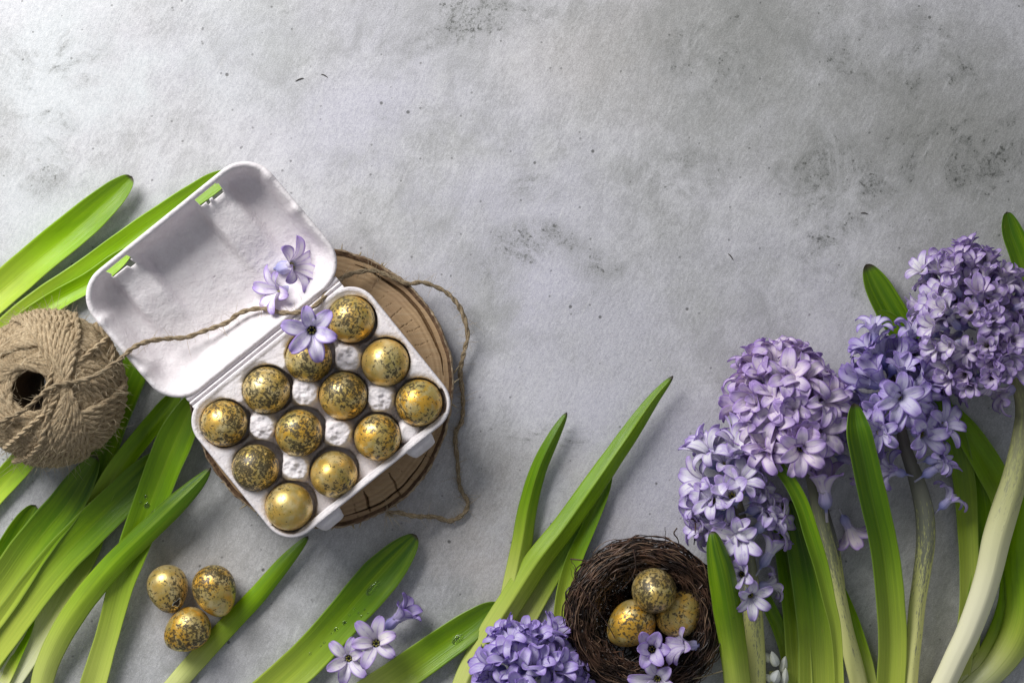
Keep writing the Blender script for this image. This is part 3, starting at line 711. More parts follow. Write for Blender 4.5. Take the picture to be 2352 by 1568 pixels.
l15, G15 = leaf('hyacinth_leaf', [(956, 1228, 74, 36), (930, 1258, 80, 34), (888, 1305, 88, 28), (846, 1352, 92, 24), (785, 1422, 86, 18), (715, 1500, 86, 14), (638, 1572, 86, 12), (570, 1630, 86, 12)], 'widest dark leaf with a large water drop, beside the three loose florets', (.42, .4, .85), .15, group=LM, tipL=1.5, tip_p=.9)
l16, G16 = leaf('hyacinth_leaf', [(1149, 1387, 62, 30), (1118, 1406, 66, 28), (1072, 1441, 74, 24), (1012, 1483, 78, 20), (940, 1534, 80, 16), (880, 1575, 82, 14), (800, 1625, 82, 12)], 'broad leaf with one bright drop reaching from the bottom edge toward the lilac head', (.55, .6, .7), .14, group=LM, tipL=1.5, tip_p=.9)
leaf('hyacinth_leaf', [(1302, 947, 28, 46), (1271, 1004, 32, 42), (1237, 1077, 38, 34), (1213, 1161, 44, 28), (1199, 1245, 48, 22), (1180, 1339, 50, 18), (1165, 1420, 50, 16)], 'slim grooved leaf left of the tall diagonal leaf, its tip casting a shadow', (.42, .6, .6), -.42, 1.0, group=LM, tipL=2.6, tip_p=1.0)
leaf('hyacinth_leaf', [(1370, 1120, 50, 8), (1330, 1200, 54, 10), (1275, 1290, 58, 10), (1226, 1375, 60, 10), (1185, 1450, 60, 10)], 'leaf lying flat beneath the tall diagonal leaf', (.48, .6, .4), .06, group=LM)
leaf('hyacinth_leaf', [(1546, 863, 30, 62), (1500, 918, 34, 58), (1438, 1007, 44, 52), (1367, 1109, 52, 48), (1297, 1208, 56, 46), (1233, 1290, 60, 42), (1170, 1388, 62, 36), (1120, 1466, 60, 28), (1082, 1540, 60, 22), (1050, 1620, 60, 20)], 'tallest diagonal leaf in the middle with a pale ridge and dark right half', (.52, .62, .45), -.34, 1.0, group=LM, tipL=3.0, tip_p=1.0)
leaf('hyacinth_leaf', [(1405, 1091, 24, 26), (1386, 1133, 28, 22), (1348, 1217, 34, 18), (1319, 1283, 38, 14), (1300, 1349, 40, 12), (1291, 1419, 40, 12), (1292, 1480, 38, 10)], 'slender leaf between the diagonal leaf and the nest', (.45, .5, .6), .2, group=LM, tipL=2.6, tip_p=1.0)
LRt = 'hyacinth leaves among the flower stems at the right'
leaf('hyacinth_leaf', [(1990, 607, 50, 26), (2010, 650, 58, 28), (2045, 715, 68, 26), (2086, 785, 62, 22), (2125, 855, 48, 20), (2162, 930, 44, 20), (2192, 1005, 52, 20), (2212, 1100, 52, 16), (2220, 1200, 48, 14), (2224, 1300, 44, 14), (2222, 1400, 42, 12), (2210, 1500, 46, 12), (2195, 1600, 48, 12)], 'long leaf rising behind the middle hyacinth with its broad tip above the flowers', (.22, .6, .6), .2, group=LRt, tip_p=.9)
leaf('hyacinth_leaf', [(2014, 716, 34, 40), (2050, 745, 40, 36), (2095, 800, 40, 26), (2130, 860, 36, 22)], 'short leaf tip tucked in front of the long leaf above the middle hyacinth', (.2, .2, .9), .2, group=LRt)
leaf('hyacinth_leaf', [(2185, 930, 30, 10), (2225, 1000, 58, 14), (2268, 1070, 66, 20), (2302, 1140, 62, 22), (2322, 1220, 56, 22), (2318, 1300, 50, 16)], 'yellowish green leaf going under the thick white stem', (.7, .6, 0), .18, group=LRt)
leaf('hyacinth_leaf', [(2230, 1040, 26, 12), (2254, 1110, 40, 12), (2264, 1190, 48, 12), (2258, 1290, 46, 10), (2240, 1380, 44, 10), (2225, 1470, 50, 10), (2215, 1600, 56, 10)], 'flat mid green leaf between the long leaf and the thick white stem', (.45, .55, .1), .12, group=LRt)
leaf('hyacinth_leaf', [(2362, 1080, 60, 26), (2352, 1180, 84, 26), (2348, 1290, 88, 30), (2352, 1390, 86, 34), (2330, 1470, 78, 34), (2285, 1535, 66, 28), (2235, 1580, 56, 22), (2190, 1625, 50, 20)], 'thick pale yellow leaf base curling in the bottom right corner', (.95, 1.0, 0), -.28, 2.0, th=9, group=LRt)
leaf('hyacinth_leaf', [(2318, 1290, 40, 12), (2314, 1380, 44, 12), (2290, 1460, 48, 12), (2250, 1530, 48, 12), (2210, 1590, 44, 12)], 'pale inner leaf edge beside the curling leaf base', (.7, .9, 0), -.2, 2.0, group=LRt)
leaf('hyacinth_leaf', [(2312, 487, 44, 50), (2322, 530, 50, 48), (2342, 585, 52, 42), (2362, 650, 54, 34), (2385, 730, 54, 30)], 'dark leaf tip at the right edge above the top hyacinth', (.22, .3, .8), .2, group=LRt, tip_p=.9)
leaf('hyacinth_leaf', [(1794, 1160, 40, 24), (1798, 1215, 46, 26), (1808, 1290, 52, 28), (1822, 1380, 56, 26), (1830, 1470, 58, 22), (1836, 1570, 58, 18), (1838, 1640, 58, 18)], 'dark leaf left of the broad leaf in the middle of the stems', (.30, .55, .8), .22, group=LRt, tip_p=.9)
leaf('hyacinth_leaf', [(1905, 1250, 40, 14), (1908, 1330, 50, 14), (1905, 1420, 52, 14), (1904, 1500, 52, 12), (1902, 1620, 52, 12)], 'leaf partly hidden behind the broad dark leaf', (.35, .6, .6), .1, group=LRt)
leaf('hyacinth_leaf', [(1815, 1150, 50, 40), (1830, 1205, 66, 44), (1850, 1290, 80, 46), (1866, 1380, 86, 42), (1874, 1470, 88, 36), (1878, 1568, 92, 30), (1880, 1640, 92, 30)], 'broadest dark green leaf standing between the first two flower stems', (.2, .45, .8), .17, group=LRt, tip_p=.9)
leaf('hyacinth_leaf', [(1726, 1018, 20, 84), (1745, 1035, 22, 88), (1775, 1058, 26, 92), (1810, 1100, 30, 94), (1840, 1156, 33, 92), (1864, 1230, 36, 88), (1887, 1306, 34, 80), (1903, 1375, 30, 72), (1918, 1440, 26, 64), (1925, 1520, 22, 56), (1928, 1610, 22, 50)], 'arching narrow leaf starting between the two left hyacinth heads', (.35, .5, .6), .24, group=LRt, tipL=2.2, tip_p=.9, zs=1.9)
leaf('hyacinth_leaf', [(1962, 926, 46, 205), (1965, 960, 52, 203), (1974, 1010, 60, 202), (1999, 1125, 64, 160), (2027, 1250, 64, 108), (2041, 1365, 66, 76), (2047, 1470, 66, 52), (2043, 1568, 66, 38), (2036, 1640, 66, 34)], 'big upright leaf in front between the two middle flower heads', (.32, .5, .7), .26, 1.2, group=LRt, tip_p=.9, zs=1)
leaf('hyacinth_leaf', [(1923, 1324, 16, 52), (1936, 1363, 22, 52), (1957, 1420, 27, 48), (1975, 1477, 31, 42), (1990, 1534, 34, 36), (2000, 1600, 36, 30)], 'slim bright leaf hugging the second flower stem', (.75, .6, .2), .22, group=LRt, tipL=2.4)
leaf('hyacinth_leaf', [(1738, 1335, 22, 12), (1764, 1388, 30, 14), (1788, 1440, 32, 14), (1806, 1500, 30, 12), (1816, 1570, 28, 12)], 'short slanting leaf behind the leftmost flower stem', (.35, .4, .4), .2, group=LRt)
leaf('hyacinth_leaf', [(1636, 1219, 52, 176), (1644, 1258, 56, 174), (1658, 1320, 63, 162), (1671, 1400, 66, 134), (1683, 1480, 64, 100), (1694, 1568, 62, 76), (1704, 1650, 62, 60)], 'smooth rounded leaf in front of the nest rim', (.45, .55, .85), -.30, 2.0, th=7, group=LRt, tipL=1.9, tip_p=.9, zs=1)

# ------------------------------------------------------------------ water drops
def drop(px, py, z, rx, ry, ang_, label, group):
    n1, n2 = 9, 18; t_ = np.linspace(0, np.pi/2, n1); ph = np.linspace(0, 2*np.pi, n2, endpoint=False); T_, F_ = np.meshgrid(t_, ph, indexing='ij')
    h_ = min(rx, ry)*.30; x = rx*np.sin(T_)*np.cos(F_); y = ry*np.sin(T_)*np.sin(F_)*(1+.12*np.cos(2*F_)); zz = h_*np.cos(T_)
    c, s = math.cos(ang_), math.sin(ang_); p = P(px, py, z)
    v = np.stack([p[0]+x*c-y*s, p[1]+x*s+y*c, p[2]+zz], -1); vb = v.copy(); vb[..., 2] = p[2]-.4
    mb = MB(); mb.add(np.concatenate([v, vb[::-1]]), grid_faces(2*n1, n2, True)); o = mb.build('water_drop', M['water'], origin=p); tag(o, label, 'water drop', group)
def topz(G, px, py):
    k = 1-30/H; d = np.hypot(G[..., 0]-(px-1176)*k, G[..., 1]-(784-py)*k); i = np.unravel_index(np.argmin(d), d.shape); return G[i][2]
drop(858, 1350, topz(G15, 858, 1350)+.6, 22, 11, .75, 'large long water drop in the middle of the widest dark leaf', None)
drop(1052, 1468, topz(G16, 1052, 1468)+.6, 16, 12, .5, 'round bright water drop on the leaf left of the lilac head', None)
for (x, y, r) in ((815, 1398, 4), (803, 1412, 3), (791, 1429, 5.5), (824, 1407, 3.2), (838, 1399, 3), (772, 1445, 6), (762, 1455, 3), (745, 1475, 3.5), (712, 1500, 4), (738, 1483, 2.6), (830, 1414, 3.2), (845, 1407, 2.6)):
    drop(x, y, topz(G15, x, y)+.5, r, r*.9, .6, 'small water droplet among a trail of droplets on the widest dark leaf', 'small droplets on the widest leaf')
for (x, y, r) in ((337, 1160, 7), (335, 1140, 4), (322, 1152, 3), (350, 1175, 3)):
    drop(x, y, topz(G10, x, y)+.5, r, r, .6, 'small water droplet on the tall leaf whose tip touches the carton', 'small droplets on the tall leaf')

# ------------------------------------------------------------------ twine ball
BC = P(114, 891, 128)
ball = empty('twine_ball', (BC[0], BC[1], 0), 'ball of brown jute twine with a dark hole, its loose end crossing the carton', 'twine ball')
tilt = Matrix.Rotation(math.radians(-9), 3, 'Y') @ Matrix.Rotation(math.radians(4), 3, 'X'); tilt = np.array(tilt)
BR, BH = 168.0, 132.0
def ballpt(d, r=1.0):
    d = nrm(d); v = d*np.array([BR, BR, BH])*r
    # dimple towards the hole
    pol = np.arccos(np.clip(d[..., 2], -1, 1)); dip = 1-.16*np.exp(-(pol/.42)**2); v[..., 2] = v[..., 2]*dip
    return BC+v@tilt.T
al_min = .31
def great(alpha, phi, t):
    inc = math.pi/2-alpha       # inclination of the winding plane
    e1 = np.array([math.cos(phi), math.sin(phi), 0]); e2 = np.array([-math.sin(phi)*math.cos(inc), math.cos(phi)*math.cos(inc), math.sin(inc)])
    # top of the arc (t=pi/2) is nearest the pole
    return np.cos(t)[:, None]*e1+np.sin(t)[:, None]*e2
NB = 24; phi = 1.9
fz = []
for b in range(NB):
    mb = MB(); alpha0 = al_min+(0, .10, .03, .22, .06, .36, .0, .15)[b % 8]; ns = 11
    phi += 2.20+random.uniform(-.15, .15); lay = (.86+.06*b/16) if b < 16 else .925+.0135*(b-16)
    for k in range(ns):
        al_ = alpha0+.006*k; ph_ = phi+k*.088
        t = np.linspace(-.35, math.pi+.35, 84); d = great(al_, ph_, t)
        wob = np.array([.007*mnoise.noise((tt*2.5, ph_*3, al_*9)) for tt in t])
        path = ballpt(d, 1.0); path = BC+(path-BC)*(lay+wob+.004*random.random())[:, None]
        twine(mb, path, 7.4, 58, 6, ph=random.uniform(0, 6))
        if b > 12:
            for q_ in range(9): fz.append((path[random.randint(8, 75)], .9))
    mb.build('winding', M['jute'], ball)
# inner body with the hole, its shade put into a dark colour
pol = np.r_[np.linspace(.02, .5, 4)]
pr = []
for t in np.linspace(0, 1, 20):
    pr.append((46-10*math.sin(t*math.pi), -60+t*165))                     # hole wall going up
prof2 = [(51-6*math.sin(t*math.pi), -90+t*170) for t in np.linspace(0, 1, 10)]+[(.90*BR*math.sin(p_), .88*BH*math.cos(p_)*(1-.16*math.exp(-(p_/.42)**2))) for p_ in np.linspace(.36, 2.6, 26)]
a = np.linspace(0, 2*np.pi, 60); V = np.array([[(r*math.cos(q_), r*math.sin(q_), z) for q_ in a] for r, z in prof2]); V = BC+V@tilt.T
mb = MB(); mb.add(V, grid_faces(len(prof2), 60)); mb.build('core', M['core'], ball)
# single strands crossing over the windings
mb = MB()
def over(pts, R=6.6, amp=3):
    p, L = cr([(x, y, 6, z) for x, y, z in pts], max(20, int(len(pts)*18)))
    k = 1-p[:, 3]/H; return np.stack([(p[:, 0]-1176)*k, (784-p[:, 1])*k, p[:, 3]], -1)
for pts in ([(172, 718, 175), (180, 765, 215), (168, 800, 236), (150, 850, 250), (130, 905, 254), (108, 960, 250), (96, 1010, 236), (70, 1045, 200), (30, 1060, 150)],
            [(160, 738, 200), (142, 780, 230), (128, 830, 246), (112, 880, 256), (104, 930, 256), (112, 985, 244), (120, 1030, 214), (95, 1058, 160)],
            [(250, 775, 190), (205, 810, 220), (165, 848, 240), (140, 885, 252), (120, 930, 254), (60, 985, 246), (10, 1030, 200)],
            [(215, 742, 170), (250, 780, 180), (258, 820, 184), (246, 862, 186)]):
    twine(mb, over(pts), 6.8, 38, 6, ph=random.random()*6)
    pp = over(pts); fz += [(pp[random.randint(0, len(pp)-1)], .6) for _ in range(30)]
mb.build('crossing_strand', M['jute'], ball)
# the loose end
LOOSE = [(-40, 985, 225), (0, 968, 240), (53, 943, 258), (103, 899, 266), (131, 884, 266), (174, 877, 256), (218, 862, 240), (249, 844, 222), (280, 821, 212), (311, 795, 212), (349, 782, 190), (390, 777, 166), (430, 774, 150), (467, 760, 142), (517, 742, 136), (545, 722, 138),
         (575, 711, 142), (607, 709, 152), (655, 719, 178), (687, 717, 188), (723, 702, 192), (752, 672, 168), (780, 643, 130), (812, 627, 96), (861, 622, 76), (896, 635, 70), (936, 651, 66), (971, 649, 58), (1015, 666, 50), (1050, 697, 44), (1068, 737, 38), (1074, 772, 34),
         (1066, 807, 28), (1057, 855, 20), (1063, 908, 12), (1061, 965, 9), (1046, 996, 9), (1050, 1058, 9), (1057, 1119, 9), (1074, 1154, 10), (1063, 1181, 12), (1033, 1196, 14), (998, 1186, 26), (958, 1186, 58), (935, 1182, 70), (914, 1176, 70), (890, 1176, 68)]
p, L = cr([(x, y, 1, z) for x, y, z in LOOSE], 420)
k = 1-p[:, 3]/H; path = np.stack([(p[:, 0]-1176)*k, (784-p[:, 1])*k, p[:, 3]], -1)
path += np.array([[1.6*mnoise.noise((i*.09, 1, 1)), 1.6*mnoise.noise((i*.09, 5, 1)), 1.0*mnoise.noise((i*.09, 9, 1))] for i in range(len(path))])
mb = MB(); twine(mb, path, 5.6, 52, 7); mb.build('loose_strand', M['jute2'], ball)
for _ in range(520): fz.append((path[random.randint(20, len(path)-1)], .35))
for _ in range(60): fz.append((path[-1]+rng.normal(0, 2, 3), 1.1))
# fibres
mb = MB()
for (p0, away) in fz:
    L = random.uniform(9, 38)*(.7+.5*away); d = nrm(rng.normal(0, 1, 3)+np.array([0, 0, .15])); c = rng.normal(0, 1, 3)*L*.6
    if away >= .9: d = nrm(d+.8*nrm(p0-BC))
    s = np.linspace(0, 1, 6)[:, None]; q_ = p0+d*L*s+c*s*s*.6; q_[:, 2] = np.maximum(q_[:, 2], 1.0)
    tube(mb, q_, np.array([.52, .47, .42, .36, .3, .05]), 3)
for _ in range(1300):
    d = nrm(rng.normal(0, 1, 3)); d[2] = abs(d[2]); p0 = BC+(ballpt(d[None])[0]-BC)*random.uniform(.97, 1.03)
    if np.hypot(*(p0-BC)[:2]) < 45: continue
    L = random.uniform(12, 42); dd = nrm(rng.normal(0, 1, 3)+.7*d); c = rng.normal(0, 1, 3)*L*.6
    s = np.linspace(0, 1, 6)[:, None]; tube(mb, p0+dd*L*s+c*s*s*.6, np.array([.52, .47, .42, .36, .3, .05]), 3)
tag(mb.build('fuzz', M['fuzz'], ball), kind='stuff')

# ------------------------------------------------------------------ nest
NC = P(1478, 1418, 70)
nest = empty('bird_nest', (NC[0], NC[1], 0), 'dark brown twig nest holding three gold eggs at the bottom edge', 'bird nest')
def twigpath(kind):
    n_ = 16; a0 = random.uniform(0, 2*np.pi); s = np.linspace(0, 1, n_); sd = random.uniform(0, 99); wig = random.choice([1, 1.4, 2.0, 3.0])
    if kind == 'ring':
        span = random.uniform(.5, 1.9)*random.choice([1, -1]); psi0 = random.gauss(1.35, .95); psi = psi0+random.uniform(-.9, .9)*s
        a = a0+span*s; q_ = random.uniform(.72, 1.08)
        R0 = 143+5*math.sin(a0*3); ra, rb = 33*q_, 50*q_
        r = R0+ra*np.cos(psi); z = 66+rb*np.sin(psi)
    elif kind == 'wall':
        span = random.uniform(.3, 1.0)*random.choice([1, -1]); psi = random.uniform(1.7, 3.4)+random.uniform(-.7, .7)*s; a = a0+span*s
        r = 140+36*np.cos(psi)-12*s; z = 62+46*np.sin(psi)
    else:
        a1 = a0+random.uniform(1.2, 3.5); r0, r1 = random.uniform(70, 128), random.uniform(70, 128)
        x = np.outer(1-s, [r0*math.cos(a0), r0*math.sin(a0)])+np.outer(s, [r1*math.cos(a1), r1*math.sin(a1)])
        rr_ = np.hypot(x[:, 0], x[:, 1]); z = 6+26*(rr_/125)**2+random.uniform(0, 18)
        w_ = np.array([[mnoise.noise((t_*4, sd, 2))*9, mnoise.noise((t_*4, sd, 7))*9, mnoise.noise((t_*4, sd, 12))*6] for t_ in s])
        return np.stack([NC[0]+x[:, 0], NC[1]+x[:, 1], z], -1)+w_
    w_ = np.array([[mnoise.noise((t_*3.4, sd, 2))*9*wig, mnoise.noise((t_*3.4, sd, 7))*9*wig, mnoise.noise((t_*3.4, sd, 12))*6*wig] for t_ in s])
    return np.stack([NC[0]+r*np.cos(a), NC[1]+r*np.sin(a), np.maximum(z, 2)], -1)+w_
mb = MB()
for k in range(1150):
    kind = 'ring' if k < 720 else ('wall' if k < 900 else 'floor'); pth = twigpath(kind); r = random.choice([.8, 1.1, 1.4, 1.7, 2.2])
    tube(mb, pth, np.r_[.2, np.full(14, r), .2]*np.linspace(1, .75, 16), 5)
tag(mb.build('twigs', M['twig'], nest), kind='stuff')
mb = MB()
for k in range(150):
    pth = twigpath('ring' if k < 120 else 'wall'); c_ = NC*[1, 1, 0]; pth = c_+(pth-c_)*1.015; tube(mb, pth, np.r_[.2, np.full(14, random.choice([.8, 1.0, 1.3])), .2], 5)
tag(mb.build('pale_twigs', M['twig2'], nest), kind='stuff')
for k in range(40):        # stray twigs that stick out and can be picked out
    mb = MB(); a0 = random.uniform(0.2, 3.6) if k < 34 else random.uniform(0, 6.28); r0 = random.uniform(120, 172); z0 = random.uniform(80, 118)
    p0 = NC*[1, 1, 0]+np.array([r0*math.cos(a0), r0*math.sin(a0), z0]); aa = a0+random.choice([1.2, -1.2, .6, -.6, 1.5, -1.5])+random.uniform(-.3, .3); L = random.uniform(24, 62)
    s = np.linspace(0, 1, 14)[:, None]; c = rng.normal(0, 1, 3)*L*.25; sd = random.uniform(0, 9)
    w_ = np.array([[mnoise.noise((t_*5, sd, 2))*5, mnoise.noise((t_*5, sd, 7))*5, 0] for t_ in s[:, 0]])
    q_ = p0+np.array([math.cos(aa), math.sin(aa), random.uniform(-.2, .4)])*L*s+c*s*s+w_
    tube(mb, q_, np.linspace(1.3, .5, 14)*random.uniform(.7, 1.3), 5)
    mb.build('twig', M['twig'], nest)
for pts in ([(1333, 1345, 118), (1360, 1385, 130), (1392, 1428, 138), (1413, 1465, 120)], [(1455, 1260, 130), (1460, 1300, 134), (1448, 1330, 120), (1428, 1352, 96)],
            [(1585, 1190, 120), (1596, 1196, 118), (1597, 1222, 116), (1594, 1250, 104)], [(1310, 1283, 90), (1330, 1285, 94), (1352, 1287, 96), (1380, 1290, 100)],
            [(1555, 1212, 120), (1548, 1224, 118), (1556, 1236, 112), (1560, 1250, 100)]):
    mb = MB(); q_ = over(pts); tube(mb, q_, np.linspace(1.9, 1.2, len(q_)), 6); mb.build('twig', M['twig'], nest)
mb = MB(); tube(mb, over([(1545, 1562, 96), (1600, 1556, 100), (1660, 1540, 86)]), 1.5, 5); mb.build('straw', M['straw'], nest)

# ------------------------------------------------------------------ hyacinth florets
def petal_mesh(th0, th1, Lp, Wp, cup_, tw, seed):
    n1, n2 = 15, 9; s = np.linspace(0, 1, n1); th = np.radians(th0+(th1-th0)*s**1.35)
    dr, dz = np.sin(th), np.cos(th); ds = Lp/(n1-1)
    r = np.r_[0, np.cumsum((dr[1:]+dr[:-1])/2*ds)]+7.5; z = np.r_[0, np.cumsum((dz[1:]+dz[:-1])/2*ds)]+27
    wp = Wp*(.40+.60*np.sin(np.clip(s*1.35, 0, 1)*np.pi*.52))*np.clip(np.sqrt(np.clip(1-((s-.42)/.59)**2*(s > .42), 0, 1))**.95, .06, 1)
    x = np.linspace(-1, 1, n2); G = np.zeros((n1, n2, 3))
    for i in range(n1):
        nn = np.array([-math.cos(th[i]), 0, math.sin(th[i])])      # inner side (towards the axis / up)
        a_ = tw*s[i]; lat = x*wp[i]/2
        cz = cup_*(np.abs(x)**1.7)*wp[i]*(1-.5*s[i])-.8*np.exp(-(x/.18)**2)+(.6+3.6*s[i]*abs(1))*np.array([mnoise.noise((xx*1.1, s[i]*2.6, seed*3.7))*(.4+.6*abs(xx)) for xx in x])
        G[i] = np.array([r[i], 0, z[i]])+np.array([0, 1, 0])*(lat*math.cos(a_))[:, None]+nn*(cz+lat*math.sin(a_))[:, None]
    nn = np.stack([-np.cos(th), 0*th, np.sin(th)], -1)[:, None]*np.ones((1, n2, 1))
    thk = 2.4*np.clip(1-np.abs(x)**2.5, .15, 1)[None]*np.clip(1.1-s, .25, 1)[:, None]
    uv = np.stack([np.broadcast_to((x+1)/2, (n1, n2)), np.broadcast_to(s[:, None], (n1, n2))], -1)
    mb = MB(); sheet(mb, G, nn, thk, uv); o = mb.build('petal', M['petal']); me = o.data; bpy.data.objects.remove(o); return me
PET = {}
PET['open'] = [petal_mesh(20, 108+random.uniform(-10, 14), 54+random.uniform(-3, 3), 29+random.uniform(-2, 2), .16, random.uniform(-.3, .3), k) for k in range(4)]
PET['curl'] = [petal_mesh(18, 150+random.uniform(-20, 25), 58+random.uniform(-3, 3), 24+random.uniform(-2, 2), .26, random.uniform(-.4, .4), 10+k) for k in range(4)]
PET['half'] = [petal_mesh(6, 62+random.uniform(-12, 16), 52+random.uniform(-3, 3), 28+random.uniform(-2, 2), .24, random.uniform(-.3, .3), 20+k) for k in range(4)]
PET['bud'] = [petal_mesh(2, -16, 26, 15, .35, 0, 30+k) for k in range(2)]
def lathe_mesh(name, prof_, mat, lobes=0):
    a = np.linspace(0, 2*np.pi, 25); V_ = np.array([[(r*(1+lobes*math.cos(6*q_)*(z > 4))*math.cos(q_), r*(1+lobes*math.cos(6*q_)*(z > 4))*math.sin(q_), z) for q_ in a] for r, z in prof_])
    uv = np.array([[(q_/(2*np.pi), (z+24)/60) for q_ in a] for r, z in prof_]); mb = MB(); mb.add(V_, grid_faces(len(prof_), 25), uv)
    o = mb.build(name, mat); me = o.data; bpy.data.objects.remove(o); return me
TUBE = lathe_mesh('floret', [(2.2, -24), (2.4, -12), (2.6, -3), (5.5, -1), (9.5, 4), (11.2, 10), (10.4, 16), (9.2, 22), (9.4, 28), (11, 32), (9.6, 31.5), (7.5, 26), (5, 12), (.1, 8)], M['ftube'], .05)
mb = MB()
for k in range(6):
    a = k*math.pi/3+.3; base_ = np.array([4.0*math.cos(a), 4.0*math.sin(a), 20.0])
    s = np.linspace(0, 1, 7)[:, None]; pth = base_+s*np.array([1.6*math.cos(a), 1.6*math.sin(a), 11.0]); m0 = mb.n
    tube(mb, pth, np.array([.1, 1.5, 1.9, 1.9, 1.7, 1.2, .1]), 6); mb.uv[-1][:] = (0.75 if k % 2 else .55, 0)
n_ = np.linspace(0, 2*np.pi, 17); V_ = np.array([[(r*math.cos(q_), r*math.sin(q_), z) for q_ in n_] for r, z in ((6.8, 25), (5, 21.5), (.1, 20.5))]); mb.add(V_, grid_faces(3, 17)); mb.uv[-1][:] = (0, 0)
o = mb.build('stamens', M['stamen']); STAM = o.data; bpy.data.objects.remove(o)

def floret(pos, direction, kind, scale, spin, tint, parent=None, label=None, group=None, openbud=1.0):
    """one flower: tube with its stalk, six petals, stamens. pos in working units"""
    o = bpy.data.objects.new('floret', TUBE); C.objects.link(o)
    q_ = Vector(direction).normalized().to_track_quat('Z', 'Y').to_matrix() @ Matrix.Rotation(spin, 3, 'Z')
    loc = Vector(np.asarray(pos, float)*S)
    if parent is not None: o.parent = parent; loc = loc-Vector(parent.location)
    o.matrix_local = Matrix.Translation(loc) @ q_.to_4x4() @ Matrix.Scale(scale, 4)
    o.color = (*tint, 1)
    if label: tag(o, label, 'flower', group)
    for k in range(6):
        p_ = bpy.data.objects.new('petal', random.choice(PET[kind])); C.objects.link(p_); p_.parent = o
        jit = random.uniform(-.12, .12); tl = random.uniform(-.24, .24) if kind != 'bud' else 0
        m_ = Matrix.Rotation(k*math.pi/3+jit, 4, 'Z') @ Matrix.Translation((0, 0, 29*S)) @ Matrix.Rotation(tl, 4, 'Y') @ Matrix.Translation((0, 0, -29*S)) @ Matrix.Translation((0, 0, (k % 2)*1.2*S))
        sc_ = random.uniform(.9, 1.08); p_.matrix_local = m_ @ Matrix.Diagonal((sc_, sc_, 1, 1)); 
        f_ = random.uniform(.9, 1.06); p_.color = (tint[0]*f_, tint[1]*f_, tint[2]*min(1.0, f_), 1)
    if kind in ('open', 'half'):
        p_ = bpy.data.objects.new('stamens', STAM); C.objects.link(p_); p_.parent = o
    return o

def stem_path(pts, n=60):
    p, L = cr([(x, y, r, z) for x, y, r, z in pts], n); k = 1-p[:, 3]/H
    return np.stack([(p[:, 0]-1176)*k, (784-p[:, 1])*k, p[:, 3]], -1), p[:, 2]
def add_stem(root, pts, col):
    path_, r = stem_path(pts, 70); mb = MB(); T, N, B = frames(path_)
    n_ = 44; a = np.linspace(0, 2*np.pi, n_+1); s = np.linspace(0, 1, len(path_))
    rr_ = r[:, None]*(1+.018*np.cos(5*a)[None]+.012*np.cos(9*a+1)[None]+.02*np.sin(s*17)[:, None])
    v = path_[:, None]+rr_[..., None]*(np.cos(a)[None, :, None]*N[:, None]+np.sin(a)[None, :, None]*B[:, None])
    uv = np.stack([np.broadcast_to(a/(2*np.pi), (len(path_), n_+1)), np.broadcast_to(s[:, None], (len(path_), n_+1))], -1)
    mb.add(v, grid_faces(len(path_), n_+1), uv); o = mb.build('stem', M['stem'], root); o.color = (*col, 1); return path_

def head(root, axis_pts, n, scale, tint, kinds, attach, zmin=-.35, lean=.25, top=1.35, seed=1, spread=1.0, pale_x=None):
    """florets spiral up the stem tip; axis_pts from low to high end (x, y, z)"""
    random.seed(seed); A = [P(*q_) for q_ in axis_pts]; A = np.array(A); L = np.r_[0, np.cumsum(np.linalg.norm(np.diff(A, axis=0), axis=1))]
    for i in range(n):
        s = (i+.5)/n; f = s*L[-1]; c = np.array([np.interp(f, L, A[:, k]) for k in range(3)])
        ax = nrm(A[-1]-A[0]); e1 = nrm(np.cross(ax, [0, 0, 1.0]) if abs(ax[2]) < .95 else np.array([1.0, 0, 0])); e2 = np.cross(ax, e1)
        az = i*2.39996+random.uniform(-.22, .22); el = lean+(top-lean)*max(0, (s-.35)/.65)**1.5+random.uniform(-.12, .12)-(.35*(1-s/.35) if s < .35 else 0)
        d = (e1*math.cos(az)+e2*math.sin(az))*math.cos(el)+ax*math.sin(el)
        if d[2] < zmin: continue
        pos = c+d*attach*random.uniform(.88, 1.12); pos[2] = max(pos[2], 14)
        floret(pos, d+rng.normal(0, .24, 3)*spread, random.choice(kinds), scale*random.choice([.86, .95, 1.05, 1.12, 1.2]), random.uniform(0, 6), (1.0, .99, 1.0) if (pale_x is not None and pos[0] < (pale_x-1176)) else tint, root)

HG = 'lilac hyacinths laid out at the right'
def hy(px, py, label): return empty('hyacinth', P(px, py, 0), label, 'hyacinth', HG)
